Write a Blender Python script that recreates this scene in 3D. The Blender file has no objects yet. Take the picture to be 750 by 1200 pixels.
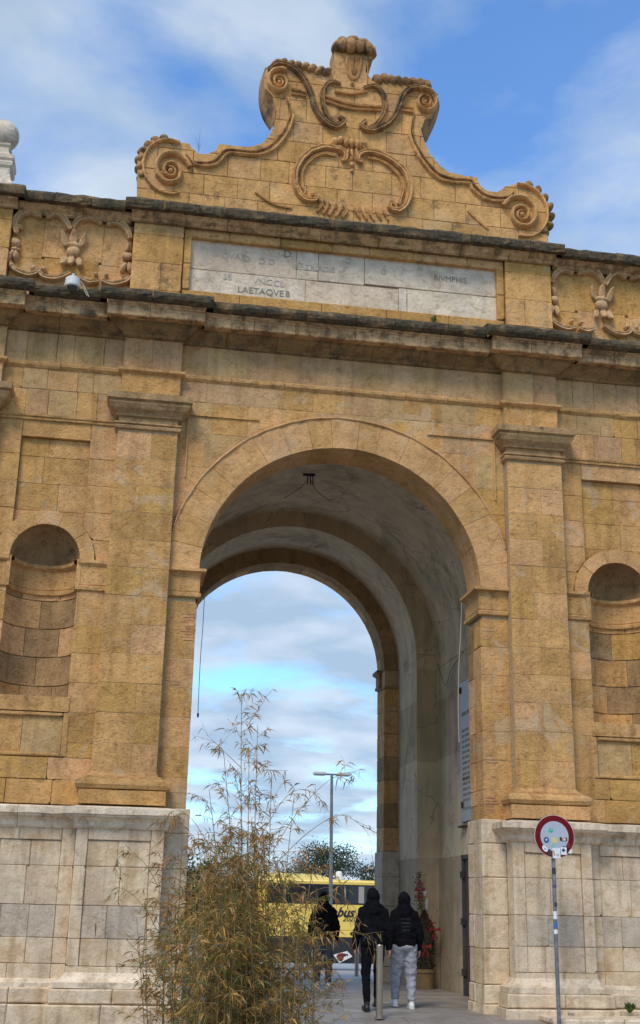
import bpy, bmesh, math, random
from mathutils import Vector, Matrix, noise
random.seed(7)
S = bpy.context.scene
C = S.collection
PI = math.pi

# ------------------------------------------------------------------ camera
FPX, PITCH, YAW, ROLL = 1406.145, 0.3180552, 0.1574869, 0.0220612
CAM = Vector((-3.47577, -19.385296, 1.5111415))
_f = Vector((math.sin(YAW)*math.cos(PITCH), math.cos(YAW)*math.cos(PITCH), math.sin(PITCH)))
_r = Vector((math.cos(YAW), -math.sin(YAW), 0)); _u = _r.cross(_f)
_R = math.cos(ROLL)*_r + math.sin(ROLL)*_u
_U = -math.sin(ROLL)*_r + math.cos(ROLL)*_u
cam = bpy.data.cameras.new('camera'); camo = bpy.data.objects.new('camera', cam); C.objects.link(camo)
m = Matrix(((_R.x, _U.x, -_f.x), (_R.y, _U.y, -_f.y), (_R.z, _U.z, -_f.z))).to_4x4(); m.translation = CAM
camo.matrix_world = m
cam.sensor_fit = 'VERTICAL'; cam.sensor_height = 24.0; cam.lens = 24.0*FPX/1200.0
cam.clip_end = 2000; cam.clip_start = 0.1
S.camera = camo

def at(px, py, Y=0.0):
    """pixel of the 750x1200 photograph -> point on the vertical plane y=Y (survey helper)"""
    d = _f*FPX + _R*(px-375) - _U*(py-600)
    return CAM + d*((Y-CAM.y)/d.y)

# ------------------------------------------------------------------ sky, sun, exposure
SUN_EL, SUN_AZ = math.radians(50), math.radians(212)   # azimuth clockwise from +Y: front left of the facade
W = bpy.data.worlds.new('World'); S.world = W; W.use_nodes = True
nt = W.node_tree; nt.nodes.clear()
def wn(t, **k):
    n = nt.nodes.new(t)
    for a, b in k.items(): setattr(n, a, b)
    return n
out = wn('ShaderNodeOutputWorld'); bg = wn('ShaderNodeBackground'); bg.inputs[1].default_value = 0.1
sky = wn('ShaderNodeTexSky', sky_type='NISHITA', sun_disc=False, sun_elevation=SUN_EL, sun_rotation=SUN_AZ)
sky.air_density = 1.0; sky.dust_density = 0.1; sky.ozone_density = 2.0
tc = wn('ShaderNodeTexCoord'); sep = wn('ShaderNodeSeparateXYZ')
nt.links.new(tc.outputs['Generated'], sep.inputs[0])
def wm(op, a, b=None):
    n = wn('ShaderNodeMath', operation=op)
    for i, v in enumerate((a, b)):
        if v is None: continue
        if isinstance(v, (int, float)): n.inputs[i].default_value = v
        else: nt.links.new(v, n.inputs[i])
    return n.outputs[0]
zz = wm('ADD', wm('MAXIMUM', sep.outputs[2], 0.0), 0.16)
cmb = wn('ShaderNodeCombineXYZ')
nt.links.new(wm('DIVIDE', sep.outputs[0], zz), cmb.inputs[0]); nt.links.new(wm('DIVIDE', sep.outputs[1], zz), cmb.inputs[1])
mp = wn('ShaderNodeMapping'); nt.links.new(cmb.outputs[0], mp.inputs[0]); mp.inputs['Location'].default_value = (3.3, 1.2, 0)
n1 = wn('ShaderNodeTexNoise'); n1.inputs['Scale'].default_value = 2.1; n1.inputs['Detail'].default_value = 7; n1.inputs['Roughness'].default_value = .52
n1.inputs['Distortion'].default_value = .3
nt.links.new(mp.outputs[0], n1.inputs['Vector'])
cr = wn('ShaderNodeValToRGB'); cr.color_ramp.elements[0].position = .40; cr.color_ramp.elements[0].color = (.06, .06, .06, 1)
cr.color_ramp.elements[1].position = .56; cr.color_ramp.elements[1].color = (.95, .95, .95, 1)
cover = wm('ADD', n1.outputs[0], wm('MULTIPLY', wm('SUBTRACT', .45, sep.outputs[2]), .20))  # more cloud low down
nt.links.new(cover, cr.inputs[0])
n2 = wn('ShaderNodeTexNoise'); n2.inputs['Scale'].default_value = 3.4; n2.inputs['Detail'].default_value = 5
nt.links.new(mp.outputs[0], n2.inputs['Vector'])
cc = wn('ShaderNodeValToRGB'); cc.color_ramp.elements[0].position = .40; cc.color_ramp.elements[0].color = (2.55, 3.35, 4.35, 1)
cc.color_ramp.elements[1].position = .62; cc.color_ramp.elements[1].color = (4.0, 4.6, 5.35, 1)
nt.links.new(n2.outputs[0], cc.inputs[0])
tint = wn('ShaderNodeMix', data_type='RGBA', blend_type='MULTIPLY'); tint.inputs[0].default_value = 1
nt.links.new(sky.outputs[0], tint.inputs[6]); tint.inputs[7].default_value = (1.2, 1.75, 2.2, 1)
mx = wn('ShaderNodeMix', data_type='RGBA')
nt.links.new(cr.outputs[0], mx.inputs[0]); nt.links.new(tint.outputs[2], mx.inputs[6]); nt.links.new(cc.outputs[0], mx.inputs[7])
hz = wn('ShaderNodeValToRGB')  # clear sky toned by height; nt.links.new(sep.outputs[2], hz.inputs[0])
hz.color_ramp.elements[0].position = .0; hz.color_ramp.elements[0].color = (.11, .21, .29, 1); hz.color_ramp.elements[1].position = .62; hz.color_ramp.elements[1].color = (.95, .93, .90, 1)
for p_, c_ in ((.12, (.13, .20, .27, 1)), (.3, (.29, .36, .45, 1)), (.42, (.55, .60, .66, 1))):
    e_ = hz.color_ramp.elements.new(p_); e_.color = c_
mh = wn('ShaderNodeMix', data_type='RGBA', blend_type='MULTIPLY'); mh.inputs[0].default_value = 1
nt.links.new(tint.outputs[2], mh.inputs[6]); nt.links.new(hz.outputs[0], mh.inputs[7]); nt.links.new(mh.outputs[2], mx.inputs[6])
nt.links.new(mx.outputs[2], bg.inputs[0]); nt.links.new(bg.outputs[0], out.inputs[0])

sun = bpy.data.lights.new('sun', 'SUN'); sun.energy = 1.5; sun.angle = math.radians(22); sun.color = (1, .89, .74)
suno = bpy.data.objects.new('sun', sun); C.objects.link(suno)
sd = Vector((math.sin(SUN_AZ)*math.cos(SUN_EL), math.cos(SUN_AZ)*math.cos(SUN_EL), math.sin(SUN_EL)))
suno.rotation_euler = sd.to_track_quat('Z', 'Y').to_euler(); suno.location = (-10, -20, 30)
S.view_settings.view_transform = 'Standard'; S.view_settings.look = 'None'; S.view_settings.gamma = 1
S.view_settings.use_curve_mapping = False; S.view_settings.exposure = 0.75
S.render.engine = 'CYCLES'

# ------------------------------------------------------------------ materials
class NT:
    def __init__(s, name):
        s.m = bpy.data.materials.new(name); s.m.use_nodes = True; s.t = s.m.node_tree
        s.b = s.t.nodes['Principled BSDF']; s.co = s.t.nodes.new('ShaderNodeTexCoord').outputs['Object']
    def n(s, t, **k):
        n = s.t.nodes.new(t)
        for a, b in k.items(): setattr(n, a, b)
        return n
    def ln(s, a, b): s.t.links.new(a, b)
    def noise(s, scale, detail=4, rough=.55, vec=None, dist=0):
        n = s.n('ShaderNodeTexNoise'); n.inputs['Scale'].default_value = scale; n.inputs['Detail'].default_value = detail
        n.inputs['Roughness'].default_value = rough; n.inputs['Distortion'].default_value = dist
        s.ln(vec or s.co, n.inputs['Vector']); return n.outputs[0]
    def scaled(s, x, y, z):
        n = s.n('ShaderNodeMapping'); n.inputs['Scale'].default_value = (x, y, z); s.ln(s.co, n.inputs[0]); return n.outputs[0]
    def ramp(s, fac, *st, interp='LINEAR'):
        n = s.n('ShaderNodeValToRGB'); e = n.color_ramp; e.interpolation = interp
        while len(e.elements) < len(st): e.elements.new(.5)
        for el, (p, c) in zip(e.elements, st):
            el.position = p
            if isinstance(c, (int, float)): c = (c, c, c)
            el.color = (*c, 1)
        s.ln(fac, n.inputs[0]); return n.outputs[0]
    def mix(s, fac, a, b, mode='MIX'):
        n = s.n('ShaderNodeMix', data_type='RGBA', blend_type=mode)
        for i, v in ((0, fac), (6, a), (7, b)):
            if isinstance(v, (int, float)) and i == 0: n.inputs[0].default_value = v
            elif isinstance(v, tuple): n.inputs[i].default_value = (*v, 1)
            elif isinstance(v, (int, float)): n.inputs[i].default_value = (v, v, v, 1)
            else: s.ln(v, n.inputs[i])
        return n.outputs[2]
    def math(s, op, a, b=0.0):
        n = s.n('ShaderNodeMath', operation=op)
        for i, v in enumerate((a, b)):
            if isinstance(v, (int, float)): n.inputs[i].default_value = v
            else: s.ln(v, n.inputs[i])
        return n.outputs[0]
    def rnd(s): return s.n('ShaderNodeObjectInfo').outputs['Random']
    def bump(s, h, st, dist=.02, prev=None):
        n = s.n('ShaderNodeBump'); n.inputs['Strength'].default_value = st; n.inputs['Distance'].default_value = dist
        s.ln(h, n.inputs['Height'])
        if prev: s.ln(prev, n.inputs['Normal'])
        return n.outputs[0]
    def done(s, col, rough=.9, nrm=None, **k):
        if isinstance(col, tuple): s.b.inputs['Base Color'].default_value = (*col, 1)
        else: s.ln(col, s.b.inputs['Base Color'])
        if isinstance(rough, (int, float)): s.b.inputs['Roughness'].default_value = rough
        else: s.ln(rough, s.b.inputs['Roughness'])
        if nrm: s.ln(nrm, s.b.inputs['Normal'])
        for a, b in k.items(): s.b.inputs[a.replace('_', ' ')].default_value = b
        return s.m

def stone(name, tones, grain=.5, lichen=0.0, smear=0.0, streak=.3, pits=.6, bumpk=1.0, stain=None):
    t = NT(name)
    k = len(tones)
    base = t.ramp(t.rnd(), *[((i+.5)/k, c) for i, c in enumerate(tones)])
    # patches within a stone
    n1 = t.noise(1.5, 5, .6)
    base = t.mix(1, base, t.ramp(n1, (.36, .84), (.64, 1.14)), 'MULTIPLY')
    n3 = t.noise(5.5, 7, .72, dist=.6)
    base = t.mix(1, base, t.ramp(n3, (.33, (.76, .68, .58)), (.45, (1, 1, .98)), (.64, (1.13, 1.14, 1.17))), 'MULTIPLY')
    # grain, two sizes
    g = t.noise(34, 5, .8); g2 = t.noise(13, 7, .78)
    base = t.mix(grain, base, t.ramp(g, (.36, (.48, .41, .32)), (.47, (1, 1, 1)), (.62, (1.24, 1.24, 1.28))), 'MULTIPLY')
    base = t.mix(grain*.7, base, t.ramp(g2, (.34, (.66, .57, .46)), (.45, (1, 1, 1)), (.64, (1.15, 1.15, 1.17))), 'MULTIPLY')
    # long pores of the tufa
    pv = t.scaled(7, 7, 22); pn = t.noise(1.5, 5, .72, vec=pv)
    pit = t.ramp(pn, (.33, 0), (.41, 1))
    base = t.mix(pits, base, t.mix(pit, (.30, .21, .13), (1, 1, 1)), 'MULTIPLY')
    if smear:
        sm = t.ramp(t.noise(1.3, 8, .66, dist=1.0), (.56, 0), (.61, smear))
        base = t.mix(sm, base, (.60, .44, .26))
    if streak:
        sv = t.scaled(3.2, 3.2, .28); sn = t.noise(1.4, 5, .6, vec=sv)
        base = t.mix(streak, base, t.ramp(sn, (.36, (.52, .45, .36)), (.50, (1.03, 1.03, 1.03))), 'MULTIPLY')
    if stain:
        sc, thr, col, amt = stain
        base = t.mix(t.ramp(t.noise(sc, 6, .65), (thr-.04, 0), (thr+.05, amt)), base, col)
    if lichen:
        ln = t.ramp(t.noise(3.0, 8, .72), (.24+.32*lichen, 1), (.40+.32*lichen, 0))
        base = t.mix(ln, base, t.ramp(t.noise(17, 4, .7), (.35, (.040, .031, .018)), (.7, (.13, .10, .055))))
    h = t.bump(n3, .75*bumpk, .06)
    h = t.bump(g2, .7*bumpk, .03, h)
    h = t.bump(g, .6*bumpk, .014, h)
    h = t.bump(pit, .8*pits*bumpk, .03, h)
    return t.done(base, .92, h)

M = {}
OC = (.60, .335, .112)
def tn(c, k, r=1.0, b=1.0): return (c[0]*k*r, c[1]*k, c[2]*k*b)
M['tufa'] = stone('tufa_stone', [tn(OC, .80, 1, .95), tn(OC, 1.0), tn(OC, 1.12, .98, 1.35), tn(OC, .90, 1.01, .95), tn(OC, 1.04, .98, 1.25), tn(OC, .93, .98, .85)], .55, smear=.55, streak=.35)
M['tufa_band'] = stone('tufa_moulding_stone', [tn(OC, .98, .98, 1.1), tn(OC, 1.05, .98, 1.15), tn(OC, .92, .98, 1.05)], .45, smear=.3, streak=.45)
M['attic'] = stone('golden_attic_stone', [tn(OC, .95, 1.01, .85), tn(OC, 1.06, 1, .95), tn(OC, 1.14, .98, 1.3), tn(OC, .88, 1.03, .82)], .5, smear=.35, streak=.3,
                   stain=(2.2, .62, (.12, .085, .035), .55))
M['frieze'] = stone('grey_pink_frieze_stone', [(.49, .295, .135), (.54, .335, .16), (.46, .275, .13), (.51, .30, .12), (.56, .35, .165)], .5, smear=.25, streak=.3, pits=.35,
                    stain=(1.6, .66, (.36, .11, .04), .6))
M['olive'] = stone('olive_grey_stone', [(.50, .315, .13), (.55, .355, .15), (.47, .295, .12)], .45, smear=.2, streak=.35, pits=.35)
M['capital'] = stone('weathered_capital_stone', [(.44, .275, .125), (.41, .26, .12)], .5, lichen=.03, streak=.5, pits=.3)
M['cornice'] = stone('stained_cornice_stone', [(.60, .37, .18), (.53, .32, .15), (.63, .40, .20)], .5, lichen=.22, streak=.75, pits=.4,
                     stain=(3, .56, (.10, .07, .03), .7))
M['bed'] = stone('shaded_bed_moulding_stone', [(.30, .18, .07), (.26, .155, .06), (.33, .205, .085)], .5, lichen=.25, streak=.6, pits=.4)  # shade below the corona is put into these dark tones
M['lichen'] = stone('lichen_black_stone', [(.24, .16, .07), (.19, .13, .06)], .5, lichen=.75, streak=.4, pits=.5)
M['ped'] = stone('carved_pediment_stone', [tn(OC, 1.0), tn(OC, 1.14, 1, 1.05), tn(OC, .9, 1, .9), tn(OC, 1.05, .98, 1.2)], .5, smear=.3, streak=.25,
                 stain=(2.6, .6, (.12, .09, .045), .6))
M['carve'] = stone('carving_stone', [tn(OC, 1.08, 1, 1.15), tn(OC, 1.0, 1, 1.1)], .45, lichen=.10, streak=.3, pits=.3)
M['carve_dark'] = stone('carving_stone_lichened_shaded', [tn(OC, .75, 1, 1.2), tn(OC, .6, 1, 1.2)], .45, lichen=.38, streak=.3, pits=.4)
M['panelcarve'] = stone('panel_carving_stone', [(.62, .40, .20), (.58, .37, .18)], .4, smear=.4, streak=.3, pits=.25)
M['lime'] = stone('white_limestone', [(.68, .54, .37), (.63, .50, .345), (.66, .51, .35), (.71, .57, .39), (.66, .505, .32)], .3, streak=.5, pits=.25, bumpk=.7,
                  stain=(1.5, .58, (.44, .28, .13), .55))
M['limegrey'] = stone('grey_veined_limestone', [(.53, .44, .325), (.57, .47, .35), (.49, .41, .31)], .3, streak=.35, pits=.25, bumpk=.8)
M['limecap'] = stone('pale_limestone_moulding', [(.76, .63, .46), (.71, .57, .40)], .3, streak=.55, pits=.2, bumpk=.7, stain=(2.5, .6, (.25, .19, .13), .6))
M['plaque'] = stone('worn_marble', [(.80, .68, .50), (.78, .64, .46), (.80, .70, .54), (.76, .61, .44)], .2, streak=.15, pits=.1, bumpk=1.3)
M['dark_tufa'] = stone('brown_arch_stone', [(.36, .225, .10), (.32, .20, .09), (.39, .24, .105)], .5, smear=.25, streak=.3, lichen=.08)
M['finial'] = stone('white_finial_stone', [(.70, .60, .46)], .35, streak=.4, pits=.2, stain=(2, .55, (.33, .28, .22), .6))
t = NT('lime_mortar'); g = t.noise(30, 5, .7)
M['mortar'] = t.done(t.mix(1, (.50, .35, .18), t.ramp(g, (.3, .5), (.7, 1.25)), 'MULTIPLY'), .95, t.bump(g, .6, .02))
t = NT('shaded_joint_mortar'); g = t.noise(30, 5, .7)
M['joint'] = t.done(t.mix(1, (.30, .21, .12), t.ramp(g, (.3, .5), (.7, 1.3)), 'MULTIPLY'), .95, t.bump(g, .6, .02))

def plaster(name, bands):
    """painted plaster: horizontal coats of paint that end at heights"""
    t = NT(name); sp = t.n('ShaderNodeSeparateXYZ'); t.ln(t.co, sp.inputs[0])
    z = t.math('ADD', sp.outputs[2], t.math('MULTIPLY', t.math('SUBTRACT', t.noise(3, 4), .5), .05))
    z = t.math('DIVIDE', z, 12.0)
    st = []
    for z0, c in bands: st.append((z0/12.0, c))
    base = t.ramp(z, *st, interp='CONSTANT')
    base = t.mix(1, base, t.ramp(t.noise(1.3, 6, .6), (.3, .84), (.7, 1.12)), 'MULTIPLY')
    base = t.mix(.6, base, t.ramp(t.noise(1.4, 5, .6, vec=t.scaled(3, 3, .3)), (.35, .72), (.6, 1.05)), 'MULTIPLY')
    base = t.mix(t.ramp(t.noise(2.3, 7, .7, dist=.5), (.62, 0), (.66, .45)), base, (.46, .40, .31))
    base = t.mix(t.ramp(t.noise(.9, 7, .68, dist=.7), (.52, 0), (.64, .55)), base, (.24, .20, .12))
    vo = t.n('ShaderNodeTexVoronoi', feature='DISTANCE_TO_EDGE'); vo.inputs['Scale'].default_value = .55
    wv = t.n('ShaderNodeMix', data_type='RGBA', blend_type='ADD'); wv.inputs[0].default_value = .5; t.ln(t.co, wv.inputs[6])
    nn = t.n('ShaderNodeTexNoise'); nn.inputs['Scale'].default_value = 2.2; nn.inputs['Detail'].default_value = 6; t.ln(t.co, nn.inputs['Vector']); t.ln(nn.outputs[1], wv.inputs[7]); t.ln(wv.outputs[2], vo.inputs['Vector'])
    base = t.mix(t.ramp(vo.outputs[0], (.0, .6), (.007, 0)), base, (.12, .09, .06))
    return t.done(base, .9, t.bump(t.noise(9, 6, .6), .35, .03))
M['plaster'] = plaster('aged_cream_plaster', [(0, (.46, .365, .24)), (2.53, (.68, .56, .38)), (4.52, (.55, .44, .29)), (5.8, (.68, .56, .39))])
M['plaster_ochre'] = plaster('aged_ochre_plaster', [(0, (.44, .34, .22)), (2.53, (.56, .43, .26)), (4.50, (.46, .33, .19)), (6.5, (.54, .40, .24))])

def simple(name, col, rough=.6, metal=0.0, var=.0, scale=20, bump=0.0, **k):
    t = NT(name)
    c = col
    if var: c = t.mix(1, col, t.ramp(t.noise(scale, 4, .6), (.3, 1-var), (.7, 1+var)), 'MULTIPLY')
    nb = t.bump(t.noise(scale*1.5, 4, .6), bump, .02) if bump else None
    return t.done(c, rough, nb, Metallic=metal, **k)
M['steel'] = simple('brushed_steel', (.36, .30, .23), .38, .85, .1, 8)
M['galv'] = simple('galvanised_steel', (.22, .23, .24), .5, .6, .35, 14)
M['black'] = simple('black_cloth', (.0065, .0065, .008), 1.0, 0, .35, 9, .5, Specular_IOR_Level=.08)
M['navyprint'] = simple('navy_print', (.011, .011, .022), .9)
M['greycloth'] = simple('grey_sweat_cloth', (.33, .335, .37), .95, 0, .18, 7, .8)
M['denim'] = simple('dark_denim', (.045, .06, .10), .9, 0, .35, 8, .6)
M['skin'] = simple('skin', (.42, .20, .14), .55)
M['hair'] = simple('dark_hair', (.02, .015, .01), .7)
M['white_shoe'] = simple('white_leather', (.72, .71, .70), .5, 0, .08, 20)
M['black_shoe'] = simple('black_leather', (.014, .013, .013), .5)
M['cam_white'] = simple('white_camera_plastic', (.62, .63, .58), .45, 0, .1, 10)
M['glass_dark'] = simple('dark_camera_lens', (.05, .055, .06), .12)
M['cable'] = simple('grey_cable', (.16, .145, .12), .7)
M['cable_white'] = simple('pale_cable', (.42, .38, .30), .7)
M['iron'] = simple('rusted_iron', (.035, .025, .02), .8)
M['doorpaint'] = simple('dark_grey_door_paint', (.045, .042, .038), .7, .0, .25, 6)
M['memorial'] = simple('grey_marble_tablet', (.25, .235, .22), .35, 0, .12, 3)
M['letter'] = simple('engraved_letter_fill', (.27, .24, .20), .9, 0, .3, 20)
M['letter_worn'] = simple('worn_letter_fill', (.45, .40, .33), .9, 0, .4, 14)
M['sign_red'] = simple('sign_red_sheeting', (.15, .003, .006), .6, 0, .12, 8, Specular_IOR_Level=.2)
M['sign_white'] = simple('sign_grey_white_sheeting', (.42, .46, .52), .4, 0, .06, 8)
M['sign_rim'] = simple('sign_rim_metal', (.55, .42, .40), .4)
for n_, c_ in dict(stk_teal=(.02, .42, .30), stk_yellow=(.72, .58, .16), stk_navy=(.06, .08, .17), stk_white=(.75, .78, .78), stk_black=(.03, .035, .05),
                   stk_maroon=(.18, .01, .02), stk_green=(.25, .5, .36), stk_blue=(.05, .14, .45), stk_orange=(.6, .3, .15)).items():
    M[n_] = simple('sticker_'+n_[4:], c_, .5)
M['bus_yellow'] = simple('bus_yellow_paint', (.86, .62, .13), .3, 0, .03, 3)
M['bus_roof'] = simple('bus_roof_paint', (.92, .74, .25), .35, 0, .05, 3)
M['bus_glass'] = simple('bus_window_glass', (.02, .024, .028), .06)
M['bus_dark'] = simple('bus_black_skirt', (.02, .02, .022), .45)
M['bus_text'] = simple('bus_black_lettering', (.01, .01, .02), .5)
M['tyre'] = simple('tyre_rubber', (.02, .02, .02), .9)
M['white'] = simple('white_paint', (.75, .74, .70), .5)
M['curtain'] = simple('bus_curtain', (.35, .32, .27), .9)
M['pot'] = simple('tan_plastic_pot', (.22, .15, .065), .7, 0, .25, 9, .3)
M['soil'] = simple('potting_soil', (.03, .02, .015), .95)
M['ribbon'] = simple('red_ribbon', (.22, .004, .010), .6)
M['bark'] = simple('grey_brown_bark', (.10, .08, .06), .9, 0, .35, 12, .6)
M['twig'] = simple('pale_twig_bark', (.22, .18, .14), .9, 0, .25, 12)

def leafmat(name, cols, rough=.6, trans=.25):
    t = NT(name)
    g = t.n('ShaderNodeNewGeometry')
    k = len(cols)
    c = t.ramp(g.outputs['Random Per Island'], *[(i/k, c) for i, c in enumerate(cols)], interp='CONSTANT')
    c = t.mix(1, c, t.ramp(t.noise(1.5, 3), (.3, .75), (.7, 1.25)), 'MULTIPLY')
    d = t.n('ShaderNodeBsdfTranslucent'); t.ln(c, d.inputs[0])
    mxs = t.n('ShaderNodeMixShader'); mxs.inputs[0].default_value = trans
    t.done(c, rough)
    t.ln(t.b.outputs[0], mxs.inputs[1]); t.ln(d.outputs[0], mxs.inputs[2])
    t.ln(mxs.outputs[0], t.t.nodes['Material Output'].inputs[0])
    return t.m
M['bamboo_leaf'] = leafmat('dry_bamboo_leaf', [(.38, .19, .055), (.46, .25, .08), (.28, .13, .035), (.52, .31, .11), (.34, .18, .05), (.20, .17, .03), (.34, .12, .035), (.11, .15, .025), (.46, .21, .06), (.60, .40, .18)])
M['bamboo_leaf_low'] = leafmat('fading_bamboo_leaf', [(.34, .20, .04), (.42, .24, .055), (.26, .17, .03), (.50, .29, .075), (.38, .18, .04), (.15, .18, .03), (.56, .32, .09), (.10, .14, .02)])
M['culm'] = simple('bamboo_culm', (.24, .17, .06), .6, 0, .3, 10)
M['leaf_dark'] = leafmat('dark_tree_leaf', [(.035, .05, .018), (.05, .065, .025), (.028, .04, .015), (.065, .075, .03)])
M['leaf_green'] = leafmat('green_hedge_leaf', [(.05, .09, .018), (.07, .115, .025), (.04, .075, .015), (.09, .12, .03)])
M['leaf_pot'] = leafmat('bronze_shrub_leaf', [(.05, .035, .018), (.07, .045, .02), (.035, .035, .018), (.09, .055, .02)])
M['weed'] = leafmat('weed_leaf', [(.07, .14, .03), (.1, .18, .04)])

# paving
t = NT('worn_grey_paving'); b0 = t.ramp(t.rnd(), (.0, (.21, .185, .155)), (.35, (.27, .245, .21)), (.7, (.24, .21, .18)), (1, (.32, .295, .255)))
b0 = t.mix(1, b0, t.ramp(t.noise(2.2, 6, .65), (.3, .7), (.7, 1.25)), 'MULTIPLY')
b0 = t.mix(.5, b0, t.ramp(t.noise(30, 5, .7), (.3, .6), (.7, 1.25)), 'MULTIPLY')
M['paving'] = t.done(b0, t.ramp(t.noise(3, 4), (.3, .38), (.7, .62)), t.bump(t.noise(14, 5), .25, .01))
t = NT('plaza_paving'); br = t.n('ShaderNodeTexBrick'); br.inputs['Scale'].default_value = 1.0
br.inputs['Brick Width'].default_value = .9; br.inputs['Row Height'].default_value = .45; br.inputs['Mortar Size'].default_value = .008
for i, c in ((1, (.42, .41, .40)), (2, (.36, .35, .34)), (3, (.2, .19, .18))): br.inputs[i].default_value = (*c, 1)
t.ln(t.co, br.inputs[0])
M['plaza'] = t.done(t.mix(1, br.outputs[0], t.ramp(t.noise(.8, 6, .6), (.3, .8), (.7, 1.15)), 'MULTIPLY'), .5, t.bump(t.noise(14, 5), .2, .01))
t = NT('ground_dust'); M['ground'] = t.done(t.mix(1, (.19, .165, .135), t.ramp(t.noise(3, 6, .65), (.3, .7), (.7, 1.25)), 'MULTIPLY'), .85, t.bump(t.noise(25, 5), .4, .01))

# ------------------------------------------------------------------ object helpers
def link(name, me, mat=None, parent=None, smooth=False):
    o = bpy.data.objects.new(name, me); C.objects.link(o)
    if mat is not None: me.materials.append(M[mat] if isinstance(mat, str) else mat)
    if parent is not None: o.parent = parent
    if smooth:
        for p in me.polygons: p.use_smooth = True
    return o
def from_bm(name, bm, mat, parent=None, smooth=False):
    bmesh.ops.recalc_face_normals(bm, faces=bm.faces)
    me = bpy.data.meshes.new(name); bm.to_mesh(me); bm.free()
    return link(name, me, mat, parent, smooth)
def from_py(name, v, f, mat, parent=None, smooth=False):
    me = bpy.data.meshes.new(name); me.from_pydata([tuple(p) for p in v], [], f); me.update()
    return link(name, me, mat, parent, smooth)
def empty(name, loc=(0, 0, 0), rz=0):
    o = bpy.data.objects.new(name, None); C.objects.link(o); o.location = loc; o.rotation_euler = (0, 0, rz); o.empty_display_size = .2
    return o
def thing(name, label, cat, loc=(0, 0, 0), rz=0, group=None):
    return tag(empty(name, loc, rz), label, cat, group)
def tag(o, label, cat, group=None):
    o['label'] = label; o['category'] = cat
    if group: o['group'] = group
    return o
def struct(o): o['kind'] = 'structure'; return o
def stuff(o): o['kind'] = 'stuff'; return o

def add_box(bm, x0, x1, y0, y1, z0, z1):
    vs = [bm.verts.new(p) for p in ((x0, y0, z0), (x1, y0, z0), (x1, y1, z0), (x0, y1, z0), (x0, y0, z1), (x1, y0, z1), (x1, y1, z1), (x0, y1, z1))]
    for f in ((0, 1, 2, 3), (4, 7, 6, 5), (0, 4, 5, 1), (1, 5, 6, 2), (2, 6, 7, 3), (3, 7, 4, 0)): bm.faces.new([vs[i] for i in f])
def box(name, x0, x1, y0, y1, z0, z1, mat, parent=None, bev=0):
    bm = bmesh.new(); add_box(bm, x0, x1, y0, y1, z0, z1)
    if bev: bmesh.ops.bevel(bm, geom=bm.edges[:], offset=bev, segments=2, affect='EDGES', profile=.6)
    return from_bm(name, bm, mat, parent)
def prism(bm, poly, y0, y1):
    """poly in (x,z), extruded along y"""
    a = [bm.verts.new((p[0], y0, p[1])) for p in poly]; b = [bm.verts.new((p[0], y1, p[1])) for p in poly]
    n = len(poly)
    try: bm.faces.new(a); bm.faces.new(b[::-1])
    except ValueError: pass
    for i in range(n):
        j = (i+1) % n
        try: bm.faces.new((a[i], b[i], b[j], a[j]))
        except ValueError: pass
def area(p): return .5*sum(p[i][0]*p[(i+1) % len(p)][1]-p[(i+1) % len(p)][0]*p[i][1] for i in range(len(p)))
def clean(poly, eps=.004):
    o = []
    for p in poly:
        if not o or (Vector(p)-Vector(o[-1])).length > eps: o.append(tuple(p))
    while len(o) > 2 and (Vector(o[0])-Vector(o[-1])).length < eps: o.pop()
    return o
def dens(poly, step, jit):
    """subdivide outline, jitter a little so that edges are worn"""
    o = []; n = len(poly)
    for i in range(n):
        a, b = Vector(poly[i]), Vector(poly[(i+1) % n]); L = (b-a).length; k = max(1, int(L/step))
        for q in range(k):
            p = a.lerp(b, q/k)
            j = jit if q else jit*.8
            o.append((p.x+random.uniform(-j, j), p.y+random.uniform(-j, j)))
    return o
def inset(poly, d):
    n = len(poly); o = []; s = 1 if area(poly) > 0 else -1
    for i in range(n):
        a, b, c = Vector(poly[i-1]), Vector(poly[i]), Vector(poly[(i+1) % n])
        e1 = (b-a); e2 = (c-b)
        if e1.length < 1e-6 or e2.length < 1e-6: o.append(tuple(b)); continue
        n1 = Vector((-e1.y, e1.x)).normalized()*s; n2 = Vector((-e2.y, e2.x)).normalized()*s
        m_ = n1+n2
        if m_.length < .2: o.append(tuple(b)); continue
        m_.normalize(); k = d/max(.5, m_.dot(n1))
        o.append((b.x+m_.x*k, b.y+m_.y*k))
    return o
FRONT = (Vector((0, 0, 0)), Vector((1, 0, 0)), Vector((0, 0, 1)), Vector((0, 1, 0)))   # origin, u, v, inward
nblocks = 0
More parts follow.
